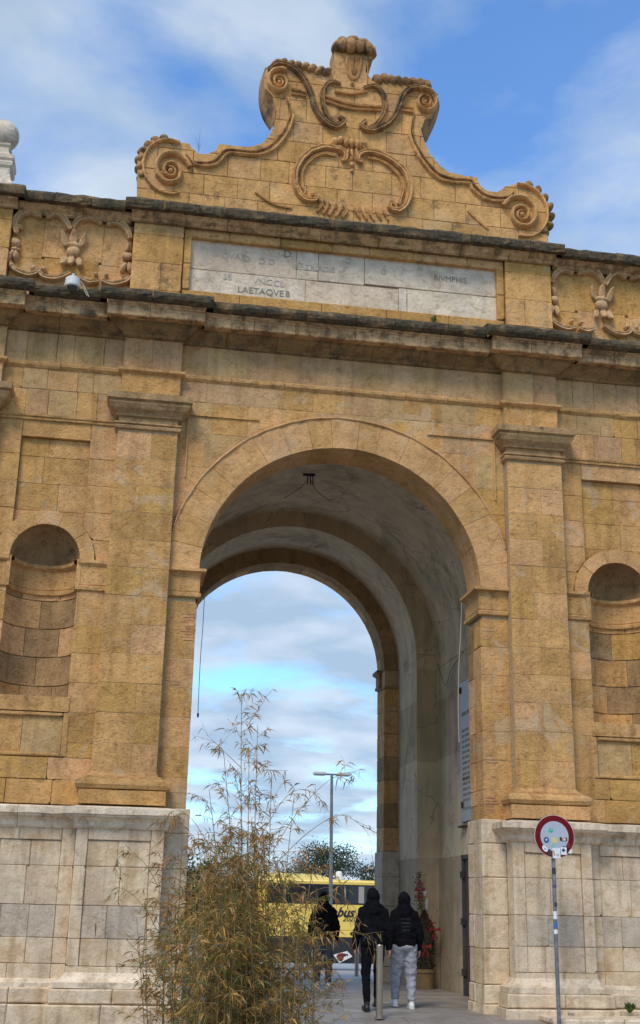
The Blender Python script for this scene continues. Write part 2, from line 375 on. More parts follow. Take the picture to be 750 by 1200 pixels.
def block(name, parent, poly, y0, depth, mat, gap=.003, ch=.0035, jit=.0035, step=.22, frame=FRONT, proud=.004):
    """one stone: worn outline, chamfered arris, real depth"""
    global nblocks
    poly = clean(poly)
    if len(poly) < 3 or abs(area(poly)) < .002: return None
    if area(poly) < 0: poly = poly[::-1]
    if len(poly) == 4 and random.random() < .22:      # a knocked-off corner
        i = random.randrange(4); q = Vector(poly[i]); a_ = Vector(poly[i-1]); c_ = Vector(poly[(i+1) % 4])
        poly = poly[:i]+[tuple(q.lerp(a_, min(.3, random.uniform(.02, .07)/max(.01, (a_-q).length)))), tuple(q.lerp(c_, min(.3, random.uniform(.015, .05)/max(.01, (c_-q).length))))]+poly[i+1:]
    p0 = inset(poly, gap)
    if area(p0) < .001: return None
    p0 = dens(p0, step, jit); p1 = inset(p0, ch)
    pr = random.uniform(-proud, proud)
    tx, tz = random.uniform(-.004, .004), random.uniform(-.004, .004)
    cx = sum(p[0] for p in p0)/len(p0); cz = sum(p[1] for p in p0)/len(p0)
    O, U, V, N = frame
    def P(p, y): return O+U*p[0]+V*p[1]+N*(y0+y)
    n = len(p0); v = [P(p, depth) for p in p0]+[P(p, ch+pr) for p in p0]+[P(p, pr+(p[0]-cx)*tx+(p[1]-cz)*tz) for p in p1]
    f = []
    for i in range(n):
        j = (i+1) % n
        f.append((i, j, n+j, n+i)); f.append((n+i, n+j, 2*n+j, 2*n+i))
    f.append(tuple(range(2*n, 3*n)))
    me = bpy.data.meshes.new(name); me.from_pydata([tuple(q) for q in v], [], f); me.update()
    nblocks += 1
    return link(name, me, mat, parent)
def rect(x0, x1, z0, z1): return [(x0, z0), (x1, z0), (x1, z1), (x0, z1)]
def over(x0, x1, z0, z1, cx, cz, R, n=7):
    """rectangle minus the disc below it"""
    xs = [x0+(x1-x0)*i/n for i in range(n+1)]
    low = [max(z0, cz+math.sqrt(max(0, R*R-(x-cx)**2)) if abs(x-cx) < R else z0) for x in xs]
    if all(l >= z1-.03 for l in low): return None
    pts = [(x, min(l, z1)) for x, l in zip(xs, low)]
    # drop leading / trailing zero-height
    while len(pts) > 2 and pts[0][1] >= z1 and pts[1][1] >= z1: pts.pop(0)
    while len(pts) > 2 and pts[-1][1] >= z1 and pts[-2][1] >= z1: pts.pop()
    return pts+[(pts[-1][0], z1), (pts[0][0], z1)]
def splits(x0, x1, size, jit=.25, off=0):
    n = max(1, round((x1-x0)/size)); w = (x1-x0)/n; xs = [x0]
    for i in range(1, n): xs.append(x0+w*i+random.uniform(-jit, jit)*w+off*w)
    xs.append(x1); return xs
def sweep_profile(name, parent, prof, segs, mat, y_face=0.0, z_off=0, wear=.004):
    """moulding along x: prof = [(projection, z)], segs = [(x0,x1,extra projection)] one mesh; returns at ends are closed"""
    bm = bmesh.new()
    for x0, x1, ex in segs:
        L = x1-x0; k = max(1, int(L/.14)); rows = []
        for i in range(k+1):
            x = x0+L*i/k
            rows.append([bm.verts.new((x, y_face-(p+ex)+random.uniform(-wear, wear)*(p > 0), z+z_off+random.uniform(-wear, wear)*(0 < j < len(prof)-1))) for j, (p, z) in enumerate(prof)])
        for a, b in zip(rows, rows[1:]):
            for j in range(len(prof)-1): bm.faces.new((a[j], b[j], b[j+1], a[j+1]))
        for r in (rows[0], rows[-1]):
            back = [bm.verts.new((v.co.x, y_face+.02, v.co.z)) for v in (r[0], r[-1])]
            try: bm.faces.new(r+[back[1], back[0]])
            except ValueError: pass
    return from_bm(name, bm, mat, parent)
def mould(name, parent, prof, x0, x1, ex, mat, piece=None, y_face=0.0, wear=.005):
    """moulding split into stones along x, each a mesh; ends returned square with mitred end profile"""
    xs = splits(x0, x1, piece, .15) if piece else [x0, x1]
    for a, b in zip(xs, xs[1:]):
        g = .004 if piece else 0
        sweep_profile(name, parent, prof, [(a+(g if a > x0 else 0), b-(g if b < x1 else 0), ex+random.uniform(-.004, .004))], mat, y_face, 0, wear)
def mould_ret(name, parent, prof, x0, x1, ex, mat, y_face=0.0, wear=.003):
    """capital-like moulding on a projecting strip: profile mitred round both sides"""
    bm = bmesh.new(); rings = []
    for j, (p, z) in enumerate(prof):
        r = [(x0-p, y_face+.05), (x0-p, y_face-ex-p), ((x0+x1)/2, y_face-ex-p), (x1+p, y_face-ex-p), (x1+p, y_face+.05)]
        rings.append([bm.verts.new((x+random.uniform(-wear, wear), y+random.uniform(-wear, wear), z+random.uniform(-wear, wear))) for x, y in r])
    for a, b in zip(rings, rings[1:]):
        for i in range(4): bm.faces.new((a[i], a[i+1], b[i+1], b[i]))
    bm.faces.new(rings[0]); bm.faces.new(rings[-1])
    return from_bm(name, bm, mat, parent)

def bez(pts, n=6):
    """Catmull-Rom through points"""
    P = [Vector(p) for p in pts]; P = [P[0]*2-P[1]]+P+[P[-1]*2-P[-2]]; o = []
    for i in range(1, len(P)-2):
        for k in range(n):
            t_ = k/n; a, b, c, d = P[i-1:i+3]
            o.append(.5*((2*b)+(c-a)*t_+(2*a-5*b+4*c-d)*t_*t_+(3*b-a-3*c+d)*t_**3))
    o.append(P[-2]); return o
def sweep(name, parent, path, w, h, mat, taper=None, y=None, grooves=True):
    """relief rib on a wall facing -y: path of 3-D points, half-round section w wide and h high"""
    sec = [(-1, -.4), (-1, .35), (-.72, .85), (-.3, .8), (0, .62), (.3, .8), (.72, .85), (1, .35), (1, -.4)] if grooves else [(-1, -.4), (-.9, .4), (-.5, .85), (0, 1), (.5, .85), (.9, .4), (1, -.4)]
    n = len(path); v = []; f = []; m_ = len(sec)
    for i, p in enumerate(path):
        d = (path[min(i+1, n-1)]-path[max(i-1, 0)]); d.y = 0
        if d.length < 1e-6: d = Vector((1, 0, 0))
        d.normalize(); s_ = Vector((-d.z, 0, d.x)); k = taper(i/(n-1)) if taper else 1
        for a, b in sec:
            q_ = p+s_*(a*w*.5*k)+Vector((0, -1, 0))*(b*h*1.15*(.4+.6*k)); wn_ = noise.noise(q_*9)*.012+noise.noise(q_*26)*.007
            v.append(q_+s_*wn_+Vector((0, wn_*1.3, 0)))
    for i in range(n-1):
        for j in range(m_-1): f.append((i*m_+j, i*m_+j+1, (i+1)*m_+j+1, (i+1)*m_+j))
    f.append(tuple(range(m_))); f.append(tuple((n-1)*m_+j for j in range(m_))[::-1])
    return from_py(name, v, f, mat, parent, smooth=False)
def tube(bm, path, r, sides=6, r2=None):
    n = len(path); rings = []
    for i, p in enumerate(path):
        d = (Vector(path[min(i+1, n-1)])-Vector(path[max(i-1, 0)])).normalized()
        a = d.orthogonal().normalized(); b = d.cross(a)
        rr = r if r2 is None else r+(r2-r)*i/(n-1)
        rings.append([bm.verts.new(Vector(p)+(a*math.cos(2*PI*k/sides)+b*math.sin(2*PI*k/sides))*rr) for k in range(sides)])
    for a, b in zip(rings, rings[1:]):
        k0 = min(range(sides), key=lambda k: (a[0].co-b[k].co).length)
        for k in range(sides): bm.faces.new((a[k], a[(k+1) % sides], b[(k+1+k0) % sides], b[(k+k0) % sides]))
    bm.faces.new(rings[0][::-1]); bm.faces.new(rings[-1])
def ball(bm, c, rx, ry, rz, u=12, v=8, rot=None):
    M4 = Matrix.Translation(Vector(c)) @ (rot.to_4x4() if rot else Matrix.Identity(4)) @ Matrix.Diagonal((rx, ry, rz, 1))
    return bmesh.ops.create_uvsphere(bm, u_segments=u, v_segments=v, radius=1, matrix=M4)
def lobes(name, parent, items, mat):
    """items: (centre Vector, rx, ry, rz, tilt in the wall plane)"""
    if name == 'button':
        for c, rx, ry, rz, tl in items:
            bm = bmesh.new(); ball(bm, c, rx, ry, rz, 10, 7); from_bm(name, bm, mat, parent, smooth=True)
        return
    bm = bmesh.new()
    for c, rx, ry, rz, tl in items: ball(bm, c, rx, ry, rz, 12, 9, Matrix.Rotation(tl, 3, 'Y'))
    for v_ in bm.verts: n_ = noise.noise(v_.co*11)*.022+noise.noise(v_.co*30)*.010; v_.co += Vector((n_, n_*.8, n_))
    return from_bm(name, bm, mat, parent, smooth=True)
def petal(name, parent, c, w, h, tilt, up, depth, mat):
    n, m_ = 8, 6; v = []; f = []
    for i in range(n+1):
        t_ = i/n; ww = w*.5*min(1, t_*2.2+.45)*max(0.03, 1-t_**3.2)**.5; out_ = depth*(.35+.75*t_**1.3)
        for j in range(m_+1):
            q = -1+2*j/m_; x = ww*q; z = (t_-.5)*h*up; y_ = -out_*(1-.75*abs(q)**2.2)+(.03*(1-abs(q))**2 if abs(q) < .4 else 0)
            v.append(c+Vector((x*math.cos(tilt)+z*math.sin(tilt), y_, -x*math.sin(tilt)+z*math.cos(tilt))))
    for i in range(n):
        for j in range(m_): f.append((i*(m_+1)+j, i*(m_+1)+j+1, (i+1)*(m_+1)+j+1, (i+1)*(m_+1)+j))
    k = len(v); v += [Vector((p.x, c.y+.03, p.z)) for p in v[-(m_+1):]]+[]
    for j in range(m_): f.append((n*(m_+1)+j, n*(m_+1)+j+1, k+j+1, k+j))
    return from_py(name, v, f, mat, parent, True)
def lathe(bm, prof, c, n=20, a0=0, a1=2*PI):
    rings = []
    full = abs(a1-a0-2*PI) < 1e-6; k = n if full else n+1
    for r, z in prof: rings.append([bm.verts.new((c[0]+r*math.cos(a0+(a1-a0)*i/n), c[1]+r*math.sin(a0+(a1-a0)*i/n), c[2]+z)) for i in range(k)])
    for a, b in zip(rings, rings[1:]):
        for i in range(k if full else k-1):
            j = (i+1) % k
            try: bm.faces.new((a[i], a[j], b[j], b[i]))
            except ValueError: pass
    return rings

# ================================================================== GROUND
def gh(x, y):
    z = 0.0
    if y < 4 and x < .5: z -= .065*(.5-x)*min(1, max(0, (1.5-y)/1.5))
    if y > 9: z -= (y-9)*.036 if y < 29 else .72
    if y < -.3: z -= min(.07, (-.3-y)*.08)
    return z
xs = [-400, -120, -40, -15, -9]+[-7+.7*i for i in range(21)]+[9, 15, 40, 120, 400]
ys = [-60, -25, -15, -8, -5, -4]+[-3+.4*i for i in range(16)]+[4, 6, 9, 12, 18, 24, 29, 40, 80, 200, 900]
v = [(x, y, gh(x, y)-(.11 if -4 < y < 9.1 and abs(x) < 9 else .045)) for y in ys for x in xs]; nx = len(xs)
f = [(j*nx+i, j*nx+i+1, (j+1)*nx+i+1, (j+1)*nx+i) for j in range(len(ys)-1) for i in range(nx-1)]
struct(from_py('ground', v, f, 'ground'))
pave = struct(from_py('plaza_paving', [(-30, 9.02, gh(0, 9.02)-.004), (30, 9.02, gh(0, 9.02)-.004), (30, 29, gh(0, 29)-.004), (-30, 29, gh(0, 29)-.004), (-30, 60, gh(0, 60)-.004), (30, 60, gh(0, 60)-.004)],
                      [(0, 1, 2, 3), (3, 2, 5, 4)], 'plaza'))
walk = struct(from_py('passage_paving', [(x, y, gh(x, y)-.035) for y in (-3, -1.5, -.3, .5, 1.5, 4, 9) for x in (-3.2, -1.5, .5, 2.4, 3.2)],
                      [(j*5+i, j*5+i+1, j*5+i+6, j*5+i+5) for j in range(6) for i in range(4)], 'joint'))
y = -3.0; row = 0
while y < 9:
    d = random.uniform(.42, .55); y1 = min(9, y+d)
    x = -3.2+random.uniform(-.6, 0)
    while x < 3.2:
        w = random.uniform(.75, 1.35); a, b = max(x, -3.2), min(x+w, 3.2)
        if b-a > .12:
            z = lambda p, q: gh(p, q)+random.uniform(-.002, .002)
            g = .006; c = [(a+g, y+g), (b-g, y+g), (b-g, y1-g), (a+g, y1-g)]
            vv = [(p, q, gh(p, q)-.02) for p, q in c]+[(p, q, gh(p, q)-.004) for p, q in c]
            ci = [(a+g*2, y+g*2), (b-g*2, y+g*2), (b-g*2, y1-g*2), (a+g*2, y1-g*2)]
            vv += [(p, q, z(p, q)) for p, q in ci]
            ff = [(8, 9, 10, 11)]
            for i in range(4):
                j = (i+1) % 4; ff += [(i, j, 4+j, 4+i), (4+i, 4+j, 8+j, 8+i)]
            from_py('paving_slab', vv, ff, 'paving', walk)
        x += w
    y = y1
# kerb in front of the right pedestal
kerb = struct(box('kerb', 3.0, 8.0, -1.28, -.66, -.2, -.02, 'joint'))
for a, b in zip([3.0, 4.1, 5.3, 6.4], [4.1, 5.3, 6.4, 8.0]):
    block('kerb_stone', kerb, rect(a, b, -.2, .03), -1.3, .66, 'limecap', ch=.02, frame=FRONT)
    bm = bmesh.new(); add_box(bm, a+.006, b-.006, -1.28, -.64, 0, .032); from_bm('kerb_stone', bm, 'limecap', kerb)

# ================================================================== THE GATE
gate = thing('city_gate', 'monumental golden stone city gate with one tall round arch, paired pilasters and scrolled pediment', 'gate')
ZB, ZI, RA, RE, ZC = 2.93, 6.80, 2.418, 3.0, 6.73      # plinth top, impost top, intrados, extrados, arch centre height
XI, XO = 2.915, 3.925                                   # pilaster inner / outer edge
X2, X3 = 5.93, 6.95                                     # outer pilaster
T = .77                                                 # thickness of the front arch
Z1, CH = 3.40, .475
levels = [ZB, 3.165]+[Z1+CH*i for i in range(12)]+[9.25]
NX, NR, NZ = 4.94, .56, 6.85                            # niche centre, radius, spring

# ---- mortar cores (bodies of the wall) ----
bm = bmesh.new()
nseg = 40
top = [(RE*math.cos(a), ZC+RE*math.sin(a)) for a in [PI*i/nseg for i in range(nseg+1)]]
prism(bm, [(XI, ZC)]+[(min(x, XI), z) for x, z in top if abs(x) <= XI]+[(-XI, ZC), (-XI, 10.9), (XI, 10.9)], .006, T-.03)
prism(bm, [(2.45*math.cos(PI*i/40), ZC+2.45*math.sin(PI*i/40)) for i in range(41)]+[(2.95*math.cos(PI*i/40), ZC+2.95*math.sin(PI*i/40)) for i in range(40, -1, -1)], .0, T-.05)
front = from_bm('arch_wall', bm, 'mortar', gate)
jambs = {}; bays = {}; pils = {}
for s in (-1, 1):
    bm = bmesh.new()
    def sx(a, b): return (min(a*s, b*s), max(a*s, b*s))
    a, b = sx(RA+.03, XI); add_box(bm, a, b, .006, T-.02, 2.6, ZI-.02); add_box(bm, a, b, .03, T-.02, -.3, 2.6)
    jambs[s] = from_bm('arch_pier', bm, 'mortar', gate)
    bm = bmesh.new()
    a, b = sx(XI, XO); add_box(bm, a, b, -.194, .76, ZB, 9.30); add_box(bm, a, b, -.108, .76, 9.30, 10.9)
    pils[s] = from_bm('pilaster', bm, 'mortar', gate)
    bm = bmesh.new()
    a, b = sx(XO, NX-NR-.02); add_box(bm, a, b, .006, .76, ZB, NZ)
    a, b = sx(NX+NR+.02, X2); add_box(bm, a, b, .006, .76, ZB, NZ)
    a, b = sx(NX-NR-.03, NX+NR+.03); add_box(bm, a, b, .09, .76, ZB, 4.56)
    arc = [(s*NX+(NR+.02)*math.cos(t_), NZ+(NR+.02)*math.sin(t_)) for t_ in [PI*i/24 for i in range(25)]]
    a, b = sx(XO, X2)
    prism(bm, [(b, NZ)]+arc+[(a, NZ), (a, 10.9), (b, 10.9)], .105, .76)
    bays[s] = from_bm('niche_bay', bm, 'mortar', gate)
    bm = bmesh.new(); a, b = sx(X2, X3); add_box(bm, a, b, -.194, .76, ZB, 9.3); add_box(bm, a, b, -.108, .76, 9.3, 10.9); a, b = sx(X3, 9.0); add_box(bm, a, b, 0, .76, -.3, 10.9)
    pils[2*s] = from_bm('pilaster', bm, 'mortar', gate)

# ---- ashlar between the pilasters, above the arch ----
rowz = levels[8:15]+[9.825, 10.205]
for k, (za, zb) in enumerate(zip(rowz, rowz[1:])):
    for s in (-1, 1):
        xs = splits(0, XI, .62, .2, .0) if k % 2 else splits(0, XI, .56, .2)
        if k % 2: xs = [0]+xs[1:]
        for a, b in zip(xs, xs[1:]):
            if abs(a) < 1e-6 and s == -1 and k % 2 and zb > 9.75: pass
            p0_, p1_ = (a*s, b*s) if s > 0 else (b*s, a*s)
            q = over(p0_, p1_, za, zb, 0, ZC, RE+.004)
            if q is None: continue
            mat = 'tufa'
            r_ = random.random()
            if zb > 8.7 and r_ < .55: mat = 'olive'
            if zb > 9.3: mat = 'frieze' if r_ < .45 else ('tufa' if r_ < .75 else 'olive')
            # spandrel panel recess
            dy = .0
            if zb <= 9.6 and abs((p0_+p1_)/2) > 1.0 and abs((p0_+p1_)/2) < 2.72: dy = .0
            block('wall_stone', front, q, dy, .1, mat)
# spandrel border: thin raised fillet that frames the sunk spandrel
for s in (-1, 1):
    path = [Vector((s*x, 0, z)) for x, z in ((2.745, 8.42), (2.74, 9.56), (1.52, 9.57))]
    for a, b in zip(path, path[1:]):
        x0_, x1_ = sorted((a.x, b.x)); z0_, z1_ = sorted((a.z, b.z))
        box('spandrel_fillet', x0_-.012, x1_+.012, -.03, .0, z0_, z1_+.03, 'tufa_band', front, .006)

# ---- voussoirs ----
M['archivolt'] = stone('pale_archivolt_stone', [tn(OC, 1.08, .99, 1.25), tn(OC, 1.02, .99, 1.15), tn(OC, 1.13, .98, 1.35), tn(OC, .96, 1, 1.05)], .35, smear=.3, streak=.15, pits=.3)
def voussoirs(parent, R0, R1, cz, y0, depth, mats, n, name='voussoir', clipx=None, a0=0, a1=PI, vary=.12):
    angs = [a0+(a1-a0)*i/n for i in range(n+1)]
    for i in range(1, n): angs[i] += random.uniform(-vary, vary)*(a1-a0)/n
    for i in range(n):
        k = 4; A = [angs[i]+(angs[i+1]-angs[i])*q/k for q in range(k+1)]
        poly = [(R0*math.cos(a), cz+R0*math.sin(a)) for a in A]+[(R1*math.cos(a), cz+R1*math.sin(a)) for a in A[::-1]]
        if clipx: poly = [(max(-clipx, min(clipx, x)), z) for x, z in poly]
        block(name, parent, poly, y0, depth, random.choice(mats), step=.3, gap=.0015, jit=.003, ch=.004)
voussoirs(front, RA, RE, ZC, -.075, T+.04, ['archivolt'], 19, clipx=XI-.003, a0=math.asin((ZI-ZC)/RE), a1=PI-math.asin((ZI-ZC)/RE))

# worn fillet that edges the archivolt
a0_ = math.acos((XI-.02)/(RE+.0))
fil = [Vector(((RE-.02)*math.cos(a), -.07, ZC+(RE-.02)*math.sin(a))) for a in [a0_+(PI-2*a0_)*i/48 for i in range(49)]]
sweep('archivolt_fillet', front, fil[::-1], .045, .03, 'archivolt', grooves=False)
# ---- piers of the arch ----
for s in (-1, 1):
    for k, (za, zb) in enumerate(zip(levels[:8], levels[1:9])):
        zb = min(zb, 6.33)
        if zb-za < .1: continue
        a, b = (RA, XI-.003) if s > 0 else (-XI+.003, -RA)
        block('pier_stone', jambs[s], rect(a, b, za, zb), 0, .38 if k % 2 else .46, 'tufa')
        # the reveal stones behind
        fr = (Vector((s*RA, 0, 0)), Vector((0, 1, 0)), Vector((0, 0, 1)), Vector((s, 0, 0)))
        y0_ = .39 if k % 2 else .47
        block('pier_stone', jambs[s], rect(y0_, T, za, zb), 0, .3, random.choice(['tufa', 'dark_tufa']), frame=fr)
        # brick patch
    prof = [(0, 6.31), (.05, 6.335), (.055, 6.39), (.02, 6.41), (.03, 6.43), (.03, 6.70), (.05, 6.73), (.12, 6.755), (.12, 6.80), (0, 6.81)]
    bm = bmesh.new(); rings = []
    for p, z in prof:
        r = [(s*(XI-.004), .0-p), (s*(RA-p), -p), (s*(RA-p), T+min(p, .05)), (s*(RA+.1), T+min(p, .05))]
        rings.append([bm.verts.new((x, y_, z)) for x, y_ in r])
    for r0, r1 in zip(rings, rings[1:]):
        for i in range(3): bm.faces.new((r0[i], r0[i+1], r1[i+1], r1[i]))
    bm.faces.new(rings[-1])
    from_bm('impost', bm, 'tufa_band', jambs[s])

# brick repairs in the piers
M['brick'] = stone('repair_brick', [(.52, .27, .12), (.46, .22, .10), (.56, .33, .15)], .4, streak=.2, pits=.3)
for x0_, z0_, nx_, nz_, s in ((2.46, 3.83, 1, 3, 1), (2.44, 3.02, 1, 6, 1), (2.60, 4.62, 1, 2, 1), (2.62, 4.86, 1, 2, -1), (2.44, 5.9, 1, 8, 1), (2.44, 5.6, 1, 10, -1)):
    for i in range(nz_):
        w_ = random.uniform(.13, .24); a, b = sorted((s*x0_, s*(x0_+w_)))
        block('repair_brick', jambs[s], rect(a, b, z0_+i*.048, z0_+i*.048+.046), -.006, .05, 'brick', gap=.004, ch=.003, step=.2, jit=.002)
# ---- pilasters ----
def pilaster(s, x0, x1, par, detail=True):
    a, b = (x0, x1) if s > 0 else (-x1, -x0)
    for k in range(12):
        za, zb = Z1+CH*k, Z1+CH*(k+1)
        cuts = [a, b]
        if k % 2 == 0 or random.random() < .25: cuts = [a, (a+b)/2+random.uniform(-.12, .12), b]
        for p, q in zip(cuts, cuts[1:]):
            block('shaft_stone', par, rect(p, q, za, min(zb, 9.14)), -.2, .3, random.choice(['tufa']*5+['tufa_band']))
    # base: plinth, torus
    block('base_plinth', par, rect(a-.16, b+.16, ZB+.0, 3.15), -.38, .4, 'tufa')
    mould_ret('base_torus', par, [(.15, 3.155), (.19, 3.17), (.215, 3.225), (.20, 3.285), (.14, 3.325), (.09, 3.33), (.085, 3.36), (.03, 3.385), (0, 3.43)], a, b, .2, 'tufa_band', wear=.006)
    # capital
    mould_ret('necking', par, [(0, 9.13), (.045, 9.15), (.055, 9.19), (.02, 9.22), (.055, 9.235), (.055, 9.26), (0, 9.27)], a, b, .2, 'capital')
    block('necking_stone', par, rect(a, b, 9.265, 9.37), -.2, .3, 'capital')
    mould_ret('capital', par, [(0, 9.36), (.05, 9.37), (.055, 9.40), (.08, 9.43), (.14, 9.48), (.18, 9.55), (.19, 9.575), (.165, 9.585), (.17, 9.60), (.215, 9.625), (.22, 9.735), (.06, 9.765)], a, b, .2, 'capital')
    # entablature strip over the capital
    block('architrave_stone', par, rect(a, b, 9.765, 10.21), -.12, .3, 'tufa')
    mould_ret('architrave_cap', par, [(0, 10.20), (.04, 10.225), (.07, 10.25), (.07, 10.295), (0, 10.31)], a, b, .12, 'tufa_band')
    mid = (a+b)/2+random.uniform(-.08, .08)
    for p, q in ((a, mid), (mid, b)): block('frieze_stone', par, rect(p, q, 10.30, 10.9), -.12, .3, random.choice(['olive', 'frieze']))
for s in (-1, 1):
    pilaster(s, XI, XO, pils[s]); pilaster(s, X2, X3, pils[2*s])

# ---- niche bays ----
for s in (-1, 1):
    par = bays[s]
    def R_(a, b, z0, z1): return rect(min(a*s, b*s), max(a*s, b*s), z0, z1)
    rows = levels[1:]
    rows = [ZB]+[z for z in levels[1:]]
    # strips beside the niche and panel
    for k, (za, zb) in enumerate(zip(levels, levels[1:])):
        if k == 0:
            for a, b in ((XO, 4.5), (4.5, 5.2), (5.2, X2)): block('wall_stone', par, R_(a, b, ZB, 3.60 if 0 else 3.3), 0, .1, 'attic')
            continue
        if zb <= 3.45: continue
        if za < 3.45:
            za = 3.305
            for a, b in ((XO, 4.6), (4.6, 5.5), (5.5, X2)): block('wall_stone', par, R_(a, b, za, 3.64), 0, .1, 'tufa')
            za = 3.645
        if za >= 6.3: continue
        zb2 = min(zb, 6.335)
        block('wall_stone', par, R_(XO, NX-NR if za > 4.34 else NX-.62, max(za, 3.645), zb2), 0, .1, random.choice(['tufa', 'tufa', 'tufa_band']))
        block('wall_stone', par, R_(NX+NR if za > 4.34 else NX+.62, X2, max(za, 3.645), zb2), 0, .1, 'tufa')
    # sill, panel frame, panel
    block('niche_sill', par, R_(NX-.6, NX+.6, 4.345, 4.585), -.02, .62, 'tufa_band')
    for r in (R_(NX-.62, NX-.52, 3.65, 4.34), R_(NX+.52, NX+.62, 3.65, 4.34), R_(NX-.52, NX+.52, 4.275, 4.34), R_(NX-.52, NX+.52, 3.65, 3.71)):
        block('panel_frame', par, r, -.012, .12, 'tufa_band', ch=.015, gap=.002)
    block('panel_stone', par, R_(NX-.52, NX+.1, 3.70, 4.28), .045, .06, 'olive'); block('panel_stone', par, R_(NX+.1, NX+.52, 3.70, 4.28), .045, .06, 'tufa')
    # curved lining of the niche
    for k, (za, zb) in enumerate(zip([4.585, 5.3-.475, 5.3, 5.775, 6.25], [5.3-.475, 5.3, 5.775, 6.25, 6.36])):
        na = 2 if k % 2 else 3
        an = [PI*i/na+(random.uniform(-.12, .12) if 0 < i < na else 0) for i in range(na+1)]
        for a0_, a1_ in zip(an, an[1:]):
            n_ = 8; rr = NR+random.uniform(0, .004); vv = []; ff = []
            for j, (z_, ro) in enumerate(((za+.005, .012), (za+.012, 0), (zb-.012, 0), (zb-.005, .012))):
                for i in range(n_+1):
                    e = .012 if i in (0, n_) else 0
                    t_ = a0_+.008+(a1_-a0_-.016)*i/n_; q = rr+max(ro, e)
                    vv.append((s*NX+q*math.cos(t_), .0+q*math.sin(t_), z_))
            for j in range(3):
                for i in range(n_): ff.append((j*(n_+1)+i, j*(n_+1)+i+1, (j+1)*(n_+1)+i+1, (j+1)*(n_+1)+i))
            from_py('niche_stone', vv, ff, random.choice(['tufa', 'dark_tufa', 'tufa']), par)
    bm = bmesh.new()
    lathe(bm, [(NR+.03, 4.5), (NR+.03, 6.9)], (s*NX, 0, 0), 20, 0, PI); from_bm('niche_backing', bm, 'joint', par)
    # string course (impost of the niche), runs into the niche
    prof = [(0, 6.33), (.035, 6.345), (.04, 6.40), (.01, 6.42), (.02, 6.44), (.02, 6.74), (.045, 6.765), (.07, 6.79), (.07, 6.845), (0, 6.855)]
    for a, b in ((XO, NX-NR), (NX+NR, X2)):
        a_, b_ = (a, b) if s > 0 else (-b, -a)
        sweep_profile('impost_band', par, prof, [(a_, b_, 0)], 'tufa_band', 0)
    bm = bmesh.new(); lathe(bm, [(NR-p*1.3+.005, z) for p, z in prof], (s*NX, 0, 0), 24, 0, PI); from_bm('niche_band', bm, 'tufa_band', par)
    for q_ in (NX-NR, NX+NR):
        a_, b_ = sorted((s*(q_-.035), s*(q_+.035)))
        box('band_return', a_, b_, -.035, .06, 6.345, 6.85, 'tufa_band', par, .006)
    # semi-dome
    bm = bmesh.new(); lathe(bm, [((NR)*math.cos(t_), 6.85+NR*math.sin(t_)) for t_ in [PI/2*i/10 for i in range(11)]], (s*NX, 0, 0), 24, 0, PI)
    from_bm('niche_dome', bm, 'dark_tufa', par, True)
    # little archivolt
    n_ = 5
    for i in range(n_):
        A = [PI*i/n_+PI/n_*q/4 for q in range(5)]
        poly = [(s*NX+NR*math.cos(a), NZ+NR*math.sin(a)) for a in A]+[(s*NX+(NR+.24)*math.cos(a), NZ+(NR+.24)*math.sin(a)) for a in A[::-1]]
        poly = [(x, z) for x, z in poly]
        block('niche_voussoir', par, poly, -.045, .15, 'archivolt', step=.3, gap=.002)
    # field between string and upper moulding, with a sunk panel
    zs = [6.855]+[z for z in levels if 7.0 < z < 9.2]+[9.25]
    for k, (za, zb) in enumerate(zip(zs, zs[1:])):
        for a, b in ((XO, NX-.57), (NX+.61 if s > 0 else NX+.57, X2)):
            x0_, x1_ = sorted((a*s, b*s))
            q = over(x0_, x1_, za, zb, s*NX, NZ, NR+.245)
            if q: block('wall_stone', par, q, 0, .12, random.choice(['tufa', 'tufa', 'tufa_band']))
        x0_, x1_ = sorted(((NX-.57)*s, (NX+.61 if s > 0 else NX+.57)*s))
        if za >= 8.9: cuts = [x0_, x1_]; dy = 0
        else: dy = .085; cuts = [x0_, (x0_+x1_)/2+random.uniform(-.35, .35), x1_]
        if za < 8.9 < zb:
            q0 = [(x0_, x1_, 8.95, zb, 0)]; segs = [(p, q, za, 8.95, dy) for p, q in zip(cuts, cuts[1:])]+q0
        else: segs = [(p, q, za, zb, dy) for p, q in zip(cuts, cuts[1:])]
        for p, q, c, d, yy in segs:
            if d-c < .05: continue
            o_ = over(p, q, c, d, s*NX, NZ, NR+.245)
            if o_: block('wall_stone', par, o_, yy, .1, 'tufa')
    # courses over the string
    for za, zb in ((9.335, 9.825), (9.825, 10.205)):
        xs = splits(XO, X2, .42, .2)
        for a, b in zip(xs, xs[1:]): block('wall_stone', par, R_(a, b, za, zb), 0, .1, random.choice(['frieze', 'olive', 'tufa_band', 'tufa']))
    prof = [(0, 9.245), (.03, 9.25), (.035, 9.285), (.02, 9.29), (.05, 9.305), (.055, 9.335), (0, 9.34)]
    a_, b_ = sorted((XO*s, X2*s)); sweep_profile('string_course', par, prof, [(a_, b_, 0)], 'tufa_band', 0)
# architrave cap + frieze across
capp = [(0, 10.20), (.02, 10.215), (.05, 10.25), (.055, 10.295), (.03, 10.325), (0, 10.34)]
for a, b, par in ((-XI, XI, front), (XO, X2, bays[1]), (-X2, -XO, bays[-1])):
    mould('architrave_cap', par, capp, a, b, 0, 'tufa_band', .9)
    xs = splits(a, b, .55 if par is front else .42, .18)
    for p, q in zip(xs, xs[1:]): block('frieze_stone', par, rect(p, q, 10.335, 10.9), 0, .1, random.choice(['frieze', 'frieze', 'olive', 'frieze']))

